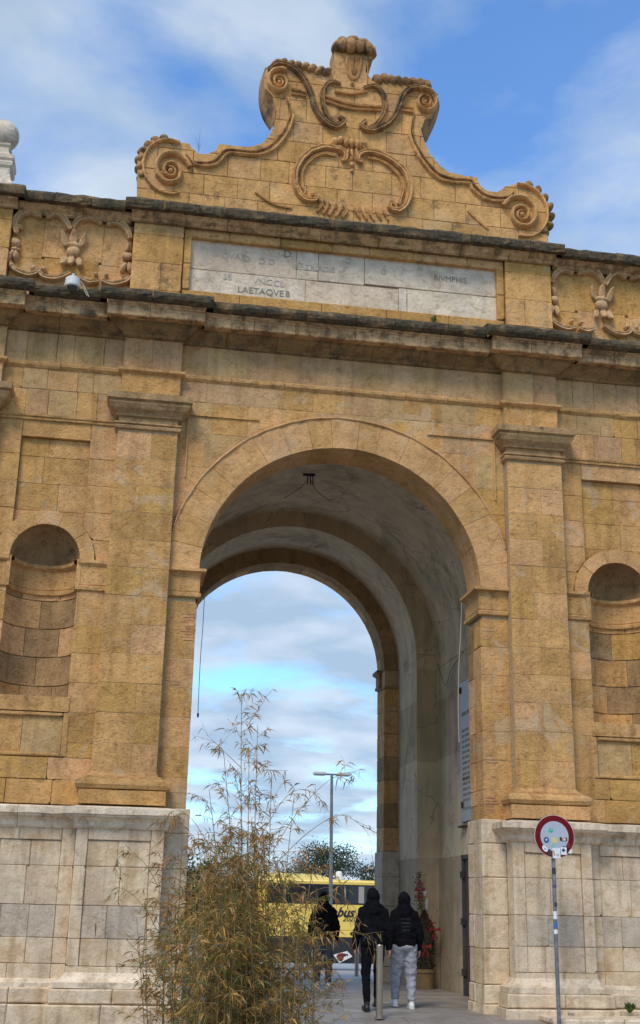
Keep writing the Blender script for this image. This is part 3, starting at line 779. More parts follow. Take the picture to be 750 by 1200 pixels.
# ---- plinth zone in white limestone ----
def lim(): return random.choice(['lime', 'lime', 'lime'])
GL = -.42
prow = [-.35, .105, .32]
for s in (-1, 1):
    def sr(a, b): return (min(a*s, b*s), max(a*s, b*s))
    bm = bmesh.new()
    a, b = sr(2.77, 4.03); add_box(bm, a, b, -.375, .7, -.35, 2.86)
    a, b = sr(4.03, 9.0); add_box(bm, a, b, -.16, .7, -.35, 2.86)
    a, b = sr(RA-.02, 2.77); add_box(bm, a, b, -.0, .74, -.35, 2.9)
    par = from_bm('plinth', bm, 'joint', gate)
    # jamb in limestone (reaches round into the passage)
    rz = [-.35, .14, .42, .95, 1.45, 2.02, 2.55, ZB]
    for k, (za, zb) in enumerate(zip(rz, rz[1:])):
        e = .04 if k == 0 else (.02 if k == 1 else 0)
        a, b = sr(RA-.065-e, 2.775)
        block('plinth_stone', par, rect(a, b, za, zb), -.05-e*2, .5, lim(), ch=.014)
        fr = (Vector((s*(RA-.065-e), 0, 0)), Vector((0, 1, 0)), Vector((0, 0, 1)), Vector((s, 0, 0)))
        block('plinth_stone', par, rect(.45-e, T, za, zb), 0, .2, lim(), frame=fr, ch=.014)
    # pedestal
    A, B = 2.742, 4.062
    prz = [.62, 1.0, 1.46, 2.02, 2.57]
    for k, (za, zb) in enumerate(zip(prz, prz[1:])):
        zt = min(zb, 2.40)
        mt = 'limegrey' if k == 1 else 'lime'
        for a, b in ((A, A+.2), (B-.18, B)):
            a_, b_ = sr(a, b); block('plinth_stone', par, rect(a_, b_, za, zb), GL, .3, 'lime', ch=.008)
        a_, b_ = sr(A+.2, B-.18); mid = a_+(b_-a_)*random.uniform(.3, .65)
        for p, q in ((a_, mid), (mid, b_)): block('plinth_stone', par, rect(p, q, za, zt), GL+.03, .25, mt, ch=.008)
    a_, b_ = sr(A+.2, B-.18); mid = (a_+b_)/2+.1
    block('plinth_stone', par, rect(a_, b_, 2.40, 2.57), GL, .3, 'lime', ch=.008)
    for p, q in ((sr(A, B)[0], mid), (mid, sr(A, B)[1])): block('plinth_stone', par, rect(p, q, .50, .62), GL, .3, 'lime', ch=.005, gap=.003)
    a_, b_ = sr(A, B)
    mould_ret('plinth_base', par, [(.16, .33), (.165, .41), (.12, .425), (.07, .45), (.03, .49), (0, .54)], a_, b_, .42, 'limecap')
    for p, q in ((a_-.2, mid-.05), (mid-.05, b_+.2)): block('plinth_stone', par, rect(p, q, .12, .325), GL-.2, .5, 'lime', ch=.02)
    for p, q in ((a_-.25, mid-.2), (mid-.2, b_+.25)): block('plinth_stone', par, rect(p, q, -.35, .115), GL-.24, .5, 'lime', ch=.02)
    mould_ret('plinth_cap', par, [(0, 2.56), (.03, 2.575), (.05, 2.60), (.07, 2.66), (.12, 2.71), (.18, 2.735), (.185, 2.755), (.215, 2.77), (.22, 2.86), (0, 2.90)], a_, b_, .42, 'limecap', wear=.005)
    # dado between / beyond pedestals
    for D0, D1 in ((4.066, 5.76), (7.16, 9.0)):
        for k, (za, zb) in enumerate(zip(prz, prz[1:])):
            zt = min(zb, 2.39)
            xs = splits(D0+.21, D1-.2, .5, .25)
            if za < .7: za = .64
            for p, q in zip(xs, xs[1:]):
                a_, b_ = sr(p, q); block('plinth_stone', par, rect(a_, b_, za, zt), -.175, .15, 'limegrey' if k == 1 else 'lime', ch=.008)
            for p, q in ((D0, D0+.21), (D1-.2, D1)):
                a_, b_ = sr(p, q); block('plinth_stone', par, rect(a_, b_, za, zb), -.2, .15, 'lime', ch=.008)
        xs = splits(D0+.21, D1-.2, .6, .2)
        for p, q in zip(xs, xs[1:]):
            a_, b_ = sr(p, q)
            block('plinth_stone', par, rect(a_, b_, 2.39, 2.57), -.2, .15, 'lime', ch=.008)
            block('plinth_stone', par, rect(a_, b_, .42, .64), -.2, .15, 'lime', ch=.008)
        a_, b_ = sr(D0-.0, D1)
        block('plinth_stone', par, rect(sr(D0, D0+.21)[0], sr(D0, D0+.21)[1], .42, .64), -.2, .15, 'lime')
        sweep_profile('plinth_base', par, [(.12, .32), (.12, .385), (.07, .405), (0, .44)], [(a_, b_, 0)], 'limecap', -.2)
        xs = splits(a_, b_, .8, .1)
        for p, q in zip(xs, xs[1:]):
            block('plinth_stone', par, rect(p, q, .11, .325), -.36, .3, 'lime', ch=.02)
            block('plinth_stone', par, rect(p, q, -.35, .105), -.42, .4, 'lime', ch=.02)
        mould('plinth_cap', par, [(0, 2.56), (.03, 2.575), (.05, 2.60), (.07, 2.66), (.12, 2.71), (.18, 2.735), (.185, 2.755), (.215, 2.77), (.22, 2.86), (0, 2.90)], a_, b_, 0, 'limecap', .9, y_face=-.2)
        # wall face behind: nothing above the cap but the tufa
    a_, b_ = sr(5.76, 7.16)
    block('plinth_stone', par, rect(a_, b_, -.35, 2.57), GL, .3, 'lime')
    mould_ret('plinth_cap', par, [(0, 2.56), (.05, 2.60), (.12, 2.71), (.18, 2.735), (.22, 2.77), (.22, 2.86), (0, 2.90)], a_, b_, .42, 'limecap')

# ---- main cornice ----
BED = [(0, 10.88), (.05, 10.895), (.07, 10.93), (.12, 10.96), (.19, 11.0), (.25, 11.05), (.27, 11.085), (.29, 11.09)]
COR = [(.27, 11.085), (.44, 11.075), (.45, 11.09), (.45, 11.235), (.475, 11.25), (.475, 11.275), (.50, 11.285), (.51, 11.315)]
TOR = [(.50, 11.312), (.585, 11.315), (.635, 11.35), (.655, 11.40), (.65, 11.455), (.60, 11.50), (.52, 11.53), (.1, 11.62), (-.02, 11.64)]
EX = .16
segs = [(-9.0, -7.25, 0, 0), (-7.25, -5.63, EX, 1), (-5.63, -4.25, 0, 0), (-4.25, -2.58, EX, 1), (-2.58, 2.58, 0, 0), (2.58, 4.25, EX, 1), (4.25, 5.63, 0, 0), (5.63, 7.25, EX, 1), (7.25, 9.0, 0, 0)]
cor = box('main_cornice', -9, 9, .0, .8, 10.9, 11.6, 'joint', gate)
for a, b, ex, k in segs:
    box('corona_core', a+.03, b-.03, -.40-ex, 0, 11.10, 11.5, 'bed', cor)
    if k:
        aa, bb = a+.30, b-.30
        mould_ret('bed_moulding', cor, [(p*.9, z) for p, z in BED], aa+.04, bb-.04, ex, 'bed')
        # corona of the break, split in stones, ends closed
        mould('corona_stone', cor, COR, a, b, ex, 'cornice', .75)
        mould('cornice_top_stone', cor, TOR, a-.13, b+.13, ex, 'lichen', .8, wear=.011)
    else:
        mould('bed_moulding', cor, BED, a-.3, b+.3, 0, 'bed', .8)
        mould('corona_stone', cor, COR, a, b, 0, 'cornice', .8)
        mould('cornice_top_stone', cor, TOR, a+.13, b-.13, 0, 'lichen', .8, wear=.011)
# security camera is a thing on its own (below)

# ---- attic ----
att = box('attic', -9, 9, .12, .85, 11.5, 13.5, 'mortar', gate)
for s in (-1, 1):
    a, b = sorted((3.02*s, 3.92*s))
    add = bmesh.new(); add_box(add, a+.01, b-.01, -.06, .1, 11.6, 13.3); from_bm('attic_pier_core', add, 'mortar', att)
    zc = [11.6, 11.87, 12.42, 12.98, 13.26]
    for k, (za, zb) in enumerate(zip(zc, zc[1:])):
        cuts = [a, (a+b)/2+random.uniform(-.1, .1), b] if k == 1 else [a, b]
        for p, q in zip(cuts, cuts[1:]): block('attic_stone', att, rect(p, q, za, zb), -.1, .15, 'attic')
    a, b = sorted((6.06*s, 6.95*s))
    for k, (za, zb) in enumerate(zip(zc, zc[1:])): block('attic_stone', att, rect(a, b, za, zb), -.1, .3, 'attic')
    # ornament field
    for (xa, xb, za, zb) in ((3.94, 4.45, 12.35, 13.22), (4.45, 5.0, 12.4, 13.22), (5.0, 5.5, 12.4, 13.22), (5.5, 6.04, 12.35, 13.22), (3.94, 4.5, 11.6, 12.35), (4.5, 5.0, 11.6, 12.4), (5.0, 5.45, 11.6, 12.4), (5.45, 6.04, 11.6, 12.35)):
        a, b = sorted((xa*s, xb*s)); block('attic_stone', att, rect(a, b, za, zb), .072, .08, 'attic')
# frame of the inscription
for r in (rect(-3.01, -2.87, 11.98, 13.17), rect(2.87, 3.01, 11.98, 13.17)):
    z_ = [11.98, 12.5, 13.17]
    for za, zb in zip(z_, z_[1:]): block('frame_stone', att, rect(r[0][0], r[1][0], za, zb), -.05, .16, 'attic', ch=.012)
xs = splits(-3.01, 3.01, .9, .2)
for p, q in zip(xs, xs[1:]):
    block('frame_stone', att, rect(p, q, 13.04, 13.25), -.05, .16, 'attic', ch=.012)
xs = splits(-3.01, 3.01, 1.1, .2)
for p, q in zip(xs, xs[1:]): block('frame_stone', att, rect(p, q, 11.6, 11.98), -.03, .14, 'attic', ch=.012)
plq = box('inscription_plaque', -2.9, 2.9, .085, .11, 11.95, 13.08, 'joint', att)
PZ = [(-2.9, -.93, 12.46, 13.08), (-.93, -.52, 12.66, 13.08), (-.93, -.52, 12.46, 12.66), (-.52, .35, 12.47, 13.08), (.35, 2.9, 12.5, 13.08),
      (-2.9, -.75, 11.95, 12.46), (-.75, 1.0, 11.95, 12.46), (1.0, 1.16, 11.95, 12.49), (1.16, 2.9, 11.95, 12.49)]
slabs = []
for a, b, c, d in PZ:
    o = block('marble_slab', plq, rect(a, b, c, d), .055, .04, 'plaque', gap=.005, ch=.006, proud=.003); slabs.append(o)
def text(name, s_, size, loc, mat, parent, ext=.003, rot=(PI/2, 0, 0), shear=0, sx=1.0, align='LEFT', bold=0):
    cu = bpy.data.curves.new(name, 'FONT'); cu.body = s_; cu.size = size; cu.extrude = ext; cu.shear = shear; cu.align_x = align; cu.offset = bold
    cu.resolution_u = 3
    o = bpy.data.objects.new(name, cu); C.objects.link(o)
    me = bpy.data.meshes.new_from_object(o)
    C.objects.unlink(o); bpy.data.objects.remove(o)
    o2 = bpy.data.objects.new(name, me); C.objects.link(o2); me.materials.clear(); me.materials.append(M[mat])
    o2.parent = parent; o2.location = loc; o2.rotation_euler = rot; o2.scale = (sx, 1, 1)
    return o2
def ptext(s_, px, py, size, mat, worn=0):
    p = at(px, py, .05)
    # letters stand in the attic plaque (third level): join to the plaque as a part of its own
    return text('inscription', s_, size, (p.x, .05, p.z), mat, plq, .004, sx=1.0)
# ------- lettering as it survives (positions surveyed on the plaque)
ptext('QVAE', 259, 302, .17, 'letter_worn'); ptext('D', 285, 306, .17, 'letter_worn'); ptext('D', 303, 309, .17, 'letter_worn'); ptext('D', 314, 310, .17, 'letter_worn')
ptext('D', 332, 301, .21, 'letter'); ptext('TRIADIS', 357, 316, .16, 'letter_worn'); ptext('ET', 346, 313, .14, 'letter_worn')
ptext('P', 402, 318, .16, 'letter_worn'); ptext('Q', 404, 308, .15, 'letter_worn'); ptext('O', 446, 321, .14, 'letter_worn')
ptext('RIVMPHIS', 508, 328, .155, 'letter')
ptext('SE', 261, 327, .17, 'letter_worn'); ptext('VNC', 296, 332, .17, 'letter_worn'); ptext('CL', 320, 335, .17, 'letter_worn')
ptext('LAETAQVE', 278, 342, .175, 'letter'); ptext('B', 334, 347, .16, 'letter')

ABED = [(0, 13.19), (.04, 13.205), (.06, 13.24), (.11, 13.27), (.15, 13.31), (.17, 13.33), (.19, 13.335)]
ATOP = [(.17, 13.33), (.27, 13.335), (.285, 13.35), (.30, 13.40), (.305, 13.47), (.27, 13.52), (.1, 13.58), (-.6, 13.60)]
acor = box('attic_cornice', -9, 9, .0, .8, 13.3, 13.55, 'joint', gate)
for a, b, ex in ((-9, -7.1, 0), (-7.1, -5.86, .13), (-5.86, -4.1, 0), (-4.1, 4.1, .13), (4.1, 5.86, 0), (5.86, 7.1, .13), (7.1, 9, 0)):
    aa, bb = (a+.12, b-.12) if ex else (a-.12, b+.12)
    mould('attic_bed_moulding', acor, ABED, aa, bb, ex, 'cornice', .9)
    mould('attic_coping_stone', acor, ATOP, a, b, ex, 'lichen', .62, wear=.011)

# carved garlands of the attic panels (left one surveyed, right one its mirror image)
def zp(x, y, Y=.05): return at(x/4.69, 180+y/4.69, Y)
ribs = [([(92, 445), (82, 395), (110, 345), (165, 326), (215, 348)], 34, 1), ([(262, 352), (310, 338), (355, 365), (388, 425)], 32, 1),
        ([(400, 415), (430, 375), (490, 362), (545, 380)], 30, 1), ([(600, 388), (650, 388), (695, 420), (718, 475)], 34, 1),
        ([(125, 420), (100, 410), (92, 450)], 22, .8),
        ([(55, 600), (85, 645), (150, 672), (200, 662), (218, 640)], 24, 1), ([(216, 650), (240, 682), (310, 692), (385, 662)], 24, 1),
        ([(445, 690), (490, 712), (540, 706)], 24, 1), ([(560, 704), (620, 725), (690, 708), (715, 680)], 24, 1),
        ]
for s in (-1, 1):
    gar = from_py('carved_garland', [(s*3.95, .049, 11.6), (s*3.97, .049, 11.6), (s*3.97, .049, 11.62)], [(0, 1, 2)], 'panelcarve', att)
    def mz(v_):
        v_ = v_.copy()
        if s > 0: v_.x = -v_.x
        return v_
    for pts, w_, h_ in ribs:
        path = [mz(p) for p in bez([zp(*p) for p in pts], 5)]
        if s > 0: path = path[::-1]
        sweep('scroll', gar, path, w_*1.35/4.69/72, .11*h_, 'panelcarve', taper=lambda t_: .7+.3*math.sin(PI*min(1, max(0, t_))))
    def lo(items, nm, mat='panelcarve'):
        lobes(nm, gar, [(mz(zp(x, y, .03)), rx*1.1/4.69/72, .09, rz*1.1/4.69/72, (tl if s < 0 else -tl)) for x, y, rx, rz, tl in items], mat)
    lo([(220, 348, 13, 13, 0), (265, 354, 13, 13, 0), (550, 385, 14, 14, 0), (597, 392, 14, 14, 0), (527, 668, 12, 12, 0), (585, 672, 12, 12, 0), (240, 638, 17, 17, 0), (182, 632, 15, 15, 0), (60, 618, 14, 18, 0)], 'button')
    for x, y, w, h, tl, up in ((352, 470, 40, 96, -.30, 1), (458, 478, 38, 92, .30, 1), (405, 462, 50, 92, 0, 1), (350, 592, 44, 72, .28, -1), (436, 602, 42, 68, -.25, -1), (390, 592, 46, 66, 0, -1)):
        petal('petal', gar, mz(zp(x, y, .02)), w/4.69/72, h/4.69/72, tl if s < 0 else -tl, up, .13, 'panelcarve')
    lo([(404, 508, 44, 22, 0)], 'calyx')
    lo([(403, 540, 40, 36, 0)], 'bud')
    lo([(82, 492, 32, 30, 0), (60, 560, 14, 38, .3), (88, 562, 16, 34, -.1), (82, 530, 30, 10, 0)], 'side_bud')
    lo([(700, 568, 30, 24, 0), (677, 628, 14, 34, .35), (712, 628, 16, 32, -.1), (700, 520, 14, 30, .2)], 'side_bud')

# ---- pediment ----
OUT = [(160.7, 238), (160.7, 200), (161, 184), (164, 178), (165, 172), (170, 170), (172, 165), (178, 164), (183, 161), (190, 163), (194, 162.7), (207, 166), (222, 168), (225, 173), (232.7, 179.5), (243, 180), (252.7, 176), (256.7, 168),
       (275, 170.7), (294, 171.5), (307, 167), (316, 158), (321, 147), (324, 130), (319, 112), (311, 104), (309, 92), (313, 79), (325, 71.5), (350, 74), (386, 81), (388, 88), (391.8, 87), (391.8, 66), (391, 54), (400, 48), (424, 49.5),
       (436, 56), (438, 68), (431, 70), (429, 84), (437, 95), (453, 89), (482, 93), (500, 97), (509, 106), (514, 119), (509, 131), (498, 140), (494, 152), (498.7, 167.3), (505, 180.7), (516, 194), (526.7, 201.5), (548, 206), (559, 207.3),
       (562.7, 216.7), (570.7, 223.3), (582.7, 224.7), (589.3, 220.7), (592, 218), (605, 215.5), (617, 216.7), (624, 218), (628, 223), (634, 227), (637, 234), (641, 241), (642, 248), (644.8, 255), (642, 268), (643, 290), (643, 296)]
PY = .0
def xz(p, Y=PY): q = at(p[0], p[1], Y); return (q.x, q.z)
outl = [xz(p) for p in OUT]; outl[0] = (outl[0][0], 13.57); outl[-1] = (outl[-1][0], 13.57)
def clip(poly, x0, x1, z0, z1):
    for ax, lim_, sg in ((0, x0, 1), (0, x1, -1), (1, z0, 1), (1, z1, -1)):
        o = []
        for i in range(len(poly)):
            a, b = poly[i-1], poly[i]; ia = (a[ax]-lim_)*sg >= 0; ib = (b[ax]-lim_)*sg >= 0
            if ia != ib:
                t_ = (lim_-a[ax])/(b[ax]-a[ax]); o.append((a[0]+(b[0]-a[0])*t_, a[1]+(b[1]-a[1])*t_))
            if ib: o.append(b)
        poly = o
        if not poly: return []
    return poly
core = [xz(p) for p in [(163, 240), (164, 190), (176, 174), (195, 169), (214, 172), (228, 188), (246, 188), (260, 180), (280, 177), (306, 173), (322, 162), (329, 145), (330, 128), (318, 106), (316, 88), (330, 77), (380, 88),
       (396, 92), (396, 66), (428, 66), (424, 92), (440, 101), (480, 100), (503, 107), (508, 119), (495, 136), (489, 152), (493, 170), (512, 200), (546, 213), (556, 216), (566, 228), (583, 232), (597, 226), (618, 223), (634, 242), (638, 268), (640, 296)]]
core[0] = (core[0][0], 13.57); core[-1] = (core[-1][0], 13.57)
bm = bmesh.new()
prism(bm, core, .03, .49); bm.normal_update(); bmesh.ops.triangulate(bm, faces=bm.faces)
ped = from_bm('pediment', bm, 'mortar', gate)
# split at x of the crest so that no piece of a course falls into two
zc = [13.5, 13.98, 14.42, 14.9, 15.36, 15.82, 16.3, 16.72, 17.9]
for k, (za, zb) in enumerate(zip(zc, zc[1:])):
    size = .62
    xs = splits(-4.1, 4.1, size, .12, .5*(k % 2)-.25) if zb < 17 else [-2.0, -.34, .36, 2.2]
    if zb > 14.4: 
        xs = [x for x in xs if not (1.55 < abs(x) < 1.62)]
    for a, b in zip(xs, xs[1:]):
        q = clip(outl, a, b, za, zb)
        if len(q) < 3: continue
        q = clean(q, .006)
        if len(q) < 3: continue
        block('pediment_stone', ped, q, PY, .5, 'ped', step=.5, gap=.004, ch=.006, proud=.003)

def P5(x, y, Y=PY): return at(290+x/3.125, 30+y/3.125, Y)
def P4(x, y, Y=PY): return at(150+x/3.75, 140+y/3.75, Y)
def P6(x, y, Y=PY): return at(320+x/3.75, 150+y/3.75, Y)
def P7(x, y, Y=PY): return at(460+x/3.75, 130+y/3.75, Y)
def rib(nm, P, pts, wpx, h, mat='carve', tp=None, n=6): return sweep(nm, ped, bez([P(*p) for p in pts], n), wpx/72, h, mat, taper=tp)
def volute(c, r0, r1, turns, start, sgn, wpx, h, mat='carve', nm='volute'):
    pts = []; N_ = int(22*turns)
    for i in range(N_+1):
        t_ = i/N_; a = start+sgn*2*PI*turns*t_; r = r0*(r1/r0)**t_
        q = at(c[0]+r*math.cos(a), c[1]-r*math.sin(a)+.12*r*math.cos(a), PY); pts.append(q)
    return sweep(nm, ped, pts, wpx/72, h, mat, taper=lambda t_: 1-.55*t_, grooves=False)
def eye(c, r, h=.1):
    bm = bmesh.new(); p = at(c[0], c[1], PY); ball(bm, p, r/72, h, r/72, 12, 8); return from_bm('volute_eye', bm, 'carve', ped, True)
bulge = lambda t_: .6+.4*math.sin(PI*t_)
# big side volutes with their leafy rim
volute((200, 201.5), 24, 4, 2.3, .3, 1, 8, .11); eye((200, 201.5), 4)
volute((199, 199), 34, 29, .62, math.radians(70), 1, 6, .08)
volute((610.7, 252.5), 23, 4, 2.3, PI-.3, -1, 8, .11); eye((610.7, 252.7), 4)
volute((611, 250), 33, 28, .55, math.radians(100), -1, 6, .08)
def leafrim(c, r, a0, a1, n, tl):
    it = []
    for i in range(n):
        a = math.radians(a0+(a1-a0)*i/(n-1)); it.append((at(c[0]+(r-2.5)*math.cos(a), c[1]-(r-2.5)*math.sin(a)+.12*r*math.cos(a), .09), .085, .15, .125, PI/2-a-.5))
    lobes('leaf_rim', ped, it, 'carve_dark')
leafrim((199, 200), 37, 100, 200, 7, 1); leafrim((611, 250), 35, 75, -40, 7, 1)
# edge mouldings
L1 = [(222, 186.7), (230, 194.7), (246, 196), (256.7, 192), (267.3, 181.3), (283, 182), (304.7, 182.7), (320.7, 176), (334, 161.3), (341, 148), (343, 135.6), (338, 116)]
R1 = [(482, 139), (480, 159), (486.7, 178), (500, 198), (513, 210), (529, 215), (549, 216.7), (553, 223), (564, 232.7), (577, 236.7), (590.7, 236.7), (598.7, 231)]
for L in (L1, R1):
    sweep('edge_moulding', ped, bez([at(x, y, PY) for x, y in L], 5), 4.2/72, .07, 'carve', grooves=False)
    sg = -1
    sweep('edge_moulding', ped, bez([at(x+(-3.5 if L is L1 else 3.0), y-5.0, PY) for x, y in L], 5), 3.2/72, .045, 'carve_dark', grooves=False)
# upper volutes
volute((326.8, 98), 16, 3, 2.2, math.radians(60), 1, 6.5, .12); eye((326.8, 98), 3.2)
volute((498, 121), 16, 3, 2.2, math.radians(120), -1, 6.5, .12); eye((498, 121), 3.2)
rib('scroll', P5, [(75, 165), (110, 145), (160, 158), (205, 200), (232, 255), (248, 310), (280, 355), (322, 378), (352, 358), (335, 338)], 8, .13, 'carve_dark', bulge)
rib('scroll', P5, [(690, 265), (655, 238), (600, 235), (565, 262), (545, 320), (510, 365), (450, 390), (415, 372), (433, 352)], 8, .13, 'carve_dark', bulge)
rib('scroll', P5, [(340, 218), (300, 210), (275, 245), (278, 300), (300, 345), (330, 365)], 7, .10, 'carve_dark', bulge)
rib('scroll', P5, [(425, 232), (465, 226), (495, 258), (500, 310), (475, 360), (440, 378)], 7, .10, 'carve_dark', bulge)
rib('band', P5, [(160, 235), (215, 248)], 3, .05); rib('band', P5, [(285, 262), (380, 292), (490, 300)], 3.5, .06); rib('band', P5, [(285, 280), (380, 308), (490, 314)], 3, .06)
rib('band', P5, [(160, 252), (215, 262)], 3, .05); rib('band', P5, [(555, 296), (605, 304)], 3, .05); rib('band', P5, [(555, 312), (605, 318)], 3, .05)
rib('band', P5, [(318, 245), (380, 255), (440, 245)], 2.5, .06)
# crest: tulip grooves and shell
rib('tulip', P5, [(362, 115), (364, 165), (375, 192), (385, 200), (398, 192), (410, 165), (416, 118)], 3, .05); rib('tulip', P5, [(383, 118), (383, 165), (388, 178), (396, 165), (397, 118)], 2.5, .05)
lobes('tulip_bud', ped, [(P5(385, 212, -.02), .03, .05, .05, 0)], 'carve')
lobes('shell', ped, [(P5(x, y, Y_), rx, .16, rz, tl) for x, y, Y_, rx, rz, tl in ((326, 80, .02, .10, .14, .35), (348, 72, -.06, .10, .15, .15), (378, 74, -.09, .12, .155, 0), (412, 76, -.09, .115, .15, 0), (440, 86, -.05, .10, .15, -.25), (456, 98, .02, .075, .14, -.4), (345, 66, .25, .12, .13, .2), (385, 62, .25, .16, .12, 0), (425, 72, .25, .13, .12, 0))]
      , 'carve_dark')
for nm, pl in (('leaf_crest', [(105, 142), (128, 140), (155, 146), (180, 150), (208, 154), (235, 160), (262, 168), (288, 174)]), ('leaf_crest', [(475, 200), (500, 196), (527, 202), (552, 206), (580, 210), (605, 212), (632, 214), (655, 220)])):
    lobes(nm, ped, [(P5(x, y+5, .06), .088, .17, .135, (.75 if pl[0][0] < 300 else -.55)) for i, (x, y) in enumerate(pl)], 'carve_dark')
# lower cartouche
rib('cartouche_scroll', P6, [(298, 148), (318, 140), (312, 112), (270, 94), (215, 92), (160, 112), (115, 158), (95, 215), (103, 275), (140, 318), (182, 322), (185, 302), (165, 300)], 8.5, .12, 'carve', bulge)
rib('cartouche_scroll', P6, [(392, 152), (370, 148), (378, 120), (420, 110), (475, 124), (535, 158), (580, 205), (598, 270), (585, 335), (548, 370), (512, 356), (515, 335), (533, 340)], 8.5, .12, 'carve', bulge)
rib('cartouche_band', P6, [(275, 125), (225, 118), (175, 135), (135, 180), (125, 240), (140, 295)], 4, .07); rib('cartouche_band', P6, [(415, 135), (470, 148), (520, 180), (560, 230), (568, 280), (550, 340)], 4, .07)
lobes('cartouche_shell', ped, [(P6(x, y, -.03), rx, .10, rz, tl) for x, y, rx, rz, tl in ((270, 62, .07, .09, .4), (295, 55, .06, .08, .2), (320, 65, .05, .10, 0), (345, 68, .045, .11, 0), (370, 72, .05, .10, 0), (400, 76, .06, .08, -.3))], 'carve')
lobes('cartouche_tulip', ped, [(P6(325, 115, 0), .035, .07, .13, .15), (P6(345, 120, -.01), .035, .08, .15, 0), (P6(366, 115, 0), .035, .07, .13, -.15), (P6(345, 165, 0), .045, .07, .08, 0), (P6(345, 190, 0), .03, .06, .04, 0)], 'carve')
for i, (x, y) in enumerate([(205, 350), (230, 358), (255, 365), (285, 372), (315, 376), (368, 378), (400, 384), (430, 388), (462, 386), (492, 384)]):
    rib('shell_flute', P6, [(x-8, y-38), (x+(5 if x < 340 else -5), y-10), (x+(-12 if x < 340 else 12), y+22)], 4.5, .07, 'carve', bulge, 3)
rib('vine', P4, [(560, 320), (600, 350), (650, 378), (720, 392)], 3, .04); rib('vine', P7, [(330, 440), (370, 480), (420, 520)], 3, .03)
# consoles that turn back under the upper volutes
def console(front_px, back_px):
    a = bez([at(x, y, .02) for x, y in front_px], 6); b = bez([at(x, y, .5) for x, y in back_px], 6)
    n_ = min(len(a), len(b)); v = []; f = []
    for i in range(n_):
        for k in range(6):
            t_ = k/5; p = a[i].lerp(b[i], t_); v.append(p)
        v.append(Vector((a[i].x*.7+b[i].x*.3, .5, b[i].z)))
    for i in range(n_-1):
        for k in range(5): f.append((i*7+k, i*7+k+1, (i+1)*7+k+1, (i+1)*7+k))
    for i in range(n_-1): f.append((i*7+5, i*7+6, (i+1)*7+6, (i+1)*7+5))
    from_py('console', v, f, 'carve_dark', ped, True)  # dark stone puts the shade of the down-facing side into the colour
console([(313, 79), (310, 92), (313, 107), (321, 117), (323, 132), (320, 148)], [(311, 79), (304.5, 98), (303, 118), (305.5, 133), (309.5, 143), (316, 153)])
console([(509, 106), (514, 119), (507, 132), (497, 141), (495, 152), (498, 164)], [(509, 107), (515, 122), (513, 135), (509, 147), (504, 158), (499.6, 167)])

# ---- passage behind the front arch ----
BX, SZ = 3.22, 6.70     # bay half width, vault spring
def arc_sheet(name, R0, cz, y0, y1, mat, par, n=32, m_=8, hw=None):
    v = []; f = []
    for j in range(m_+1):
        y_ = y0+(y1-y0)*j/m_
        for i in range(n+1):
            a = PI*i/n; w_ = noise.noise(Vector((math.cos(a)*3, y_, math.sin(a)*3)))*.008
            v.append(((R0+w_)*math.cos(a), y_, cz+(R0+w_)*math.sin(a)))
    for j in range(m_):
        for i in range(n): f.append((j*(n+1)+i, j*(n+1)+i+1, (j+1)*(n+1)+i+1, (j+1)*(n+1)+i))
    return from_py(name, v, f, mat, par, True)
vault = arc_sheet('vault', BX, SZ, .5, 6.2, 'plaster', gate)
for s in (-1, 1):
    w_ = box('passage_wall', *sorted((s*BX, s*5.9)), .74, 8.40, -.3, SZ, 'plaster', gate)
    box('wall_fillet', *sorted((s*(BX-.025), s*(BX+.02))), .78, 5.95, 6.50, 6.535, 'plaster', w_)
    p_ = box('plaster_pier', *sorted((s*2.76, s*(BX+.01))), 5.95, 7.71, -.3, 6.83, 'plaster', gate)
    box('pier_face', *sorted((s*2.765, s*(BX+.005))), 5.945, 6.0, -.3, 6.83, 'plaster_ochre', p_)
# plaster arch
bm = bmesh.new(); A = [PI*i/32 for i in range(33)]
arc = [(2.75*math.cos(a), 6.82+2.75*math.sin(a)) for a in A]
prism(bm, arc+[(-4, 6.82), (-4, 10.6), (4, 10.6), (4, 6.82)], 5.96, 7.74)
parch = from_bm('plaster_arch', bm, 'plaster', gate)
bm = bmesh.new(); arc2 = [(3.34*math.cos(a), 6.82+3.34*math.sin(a)) for a in A]
prism(bm, [(2.755*math.cos(a), 6.82+2.755*math.sin(a)) for a in A]+arc2[::-1], 5.945, 6.1); from_bm('arch_face', bm, 'plaster_ochre', parch)
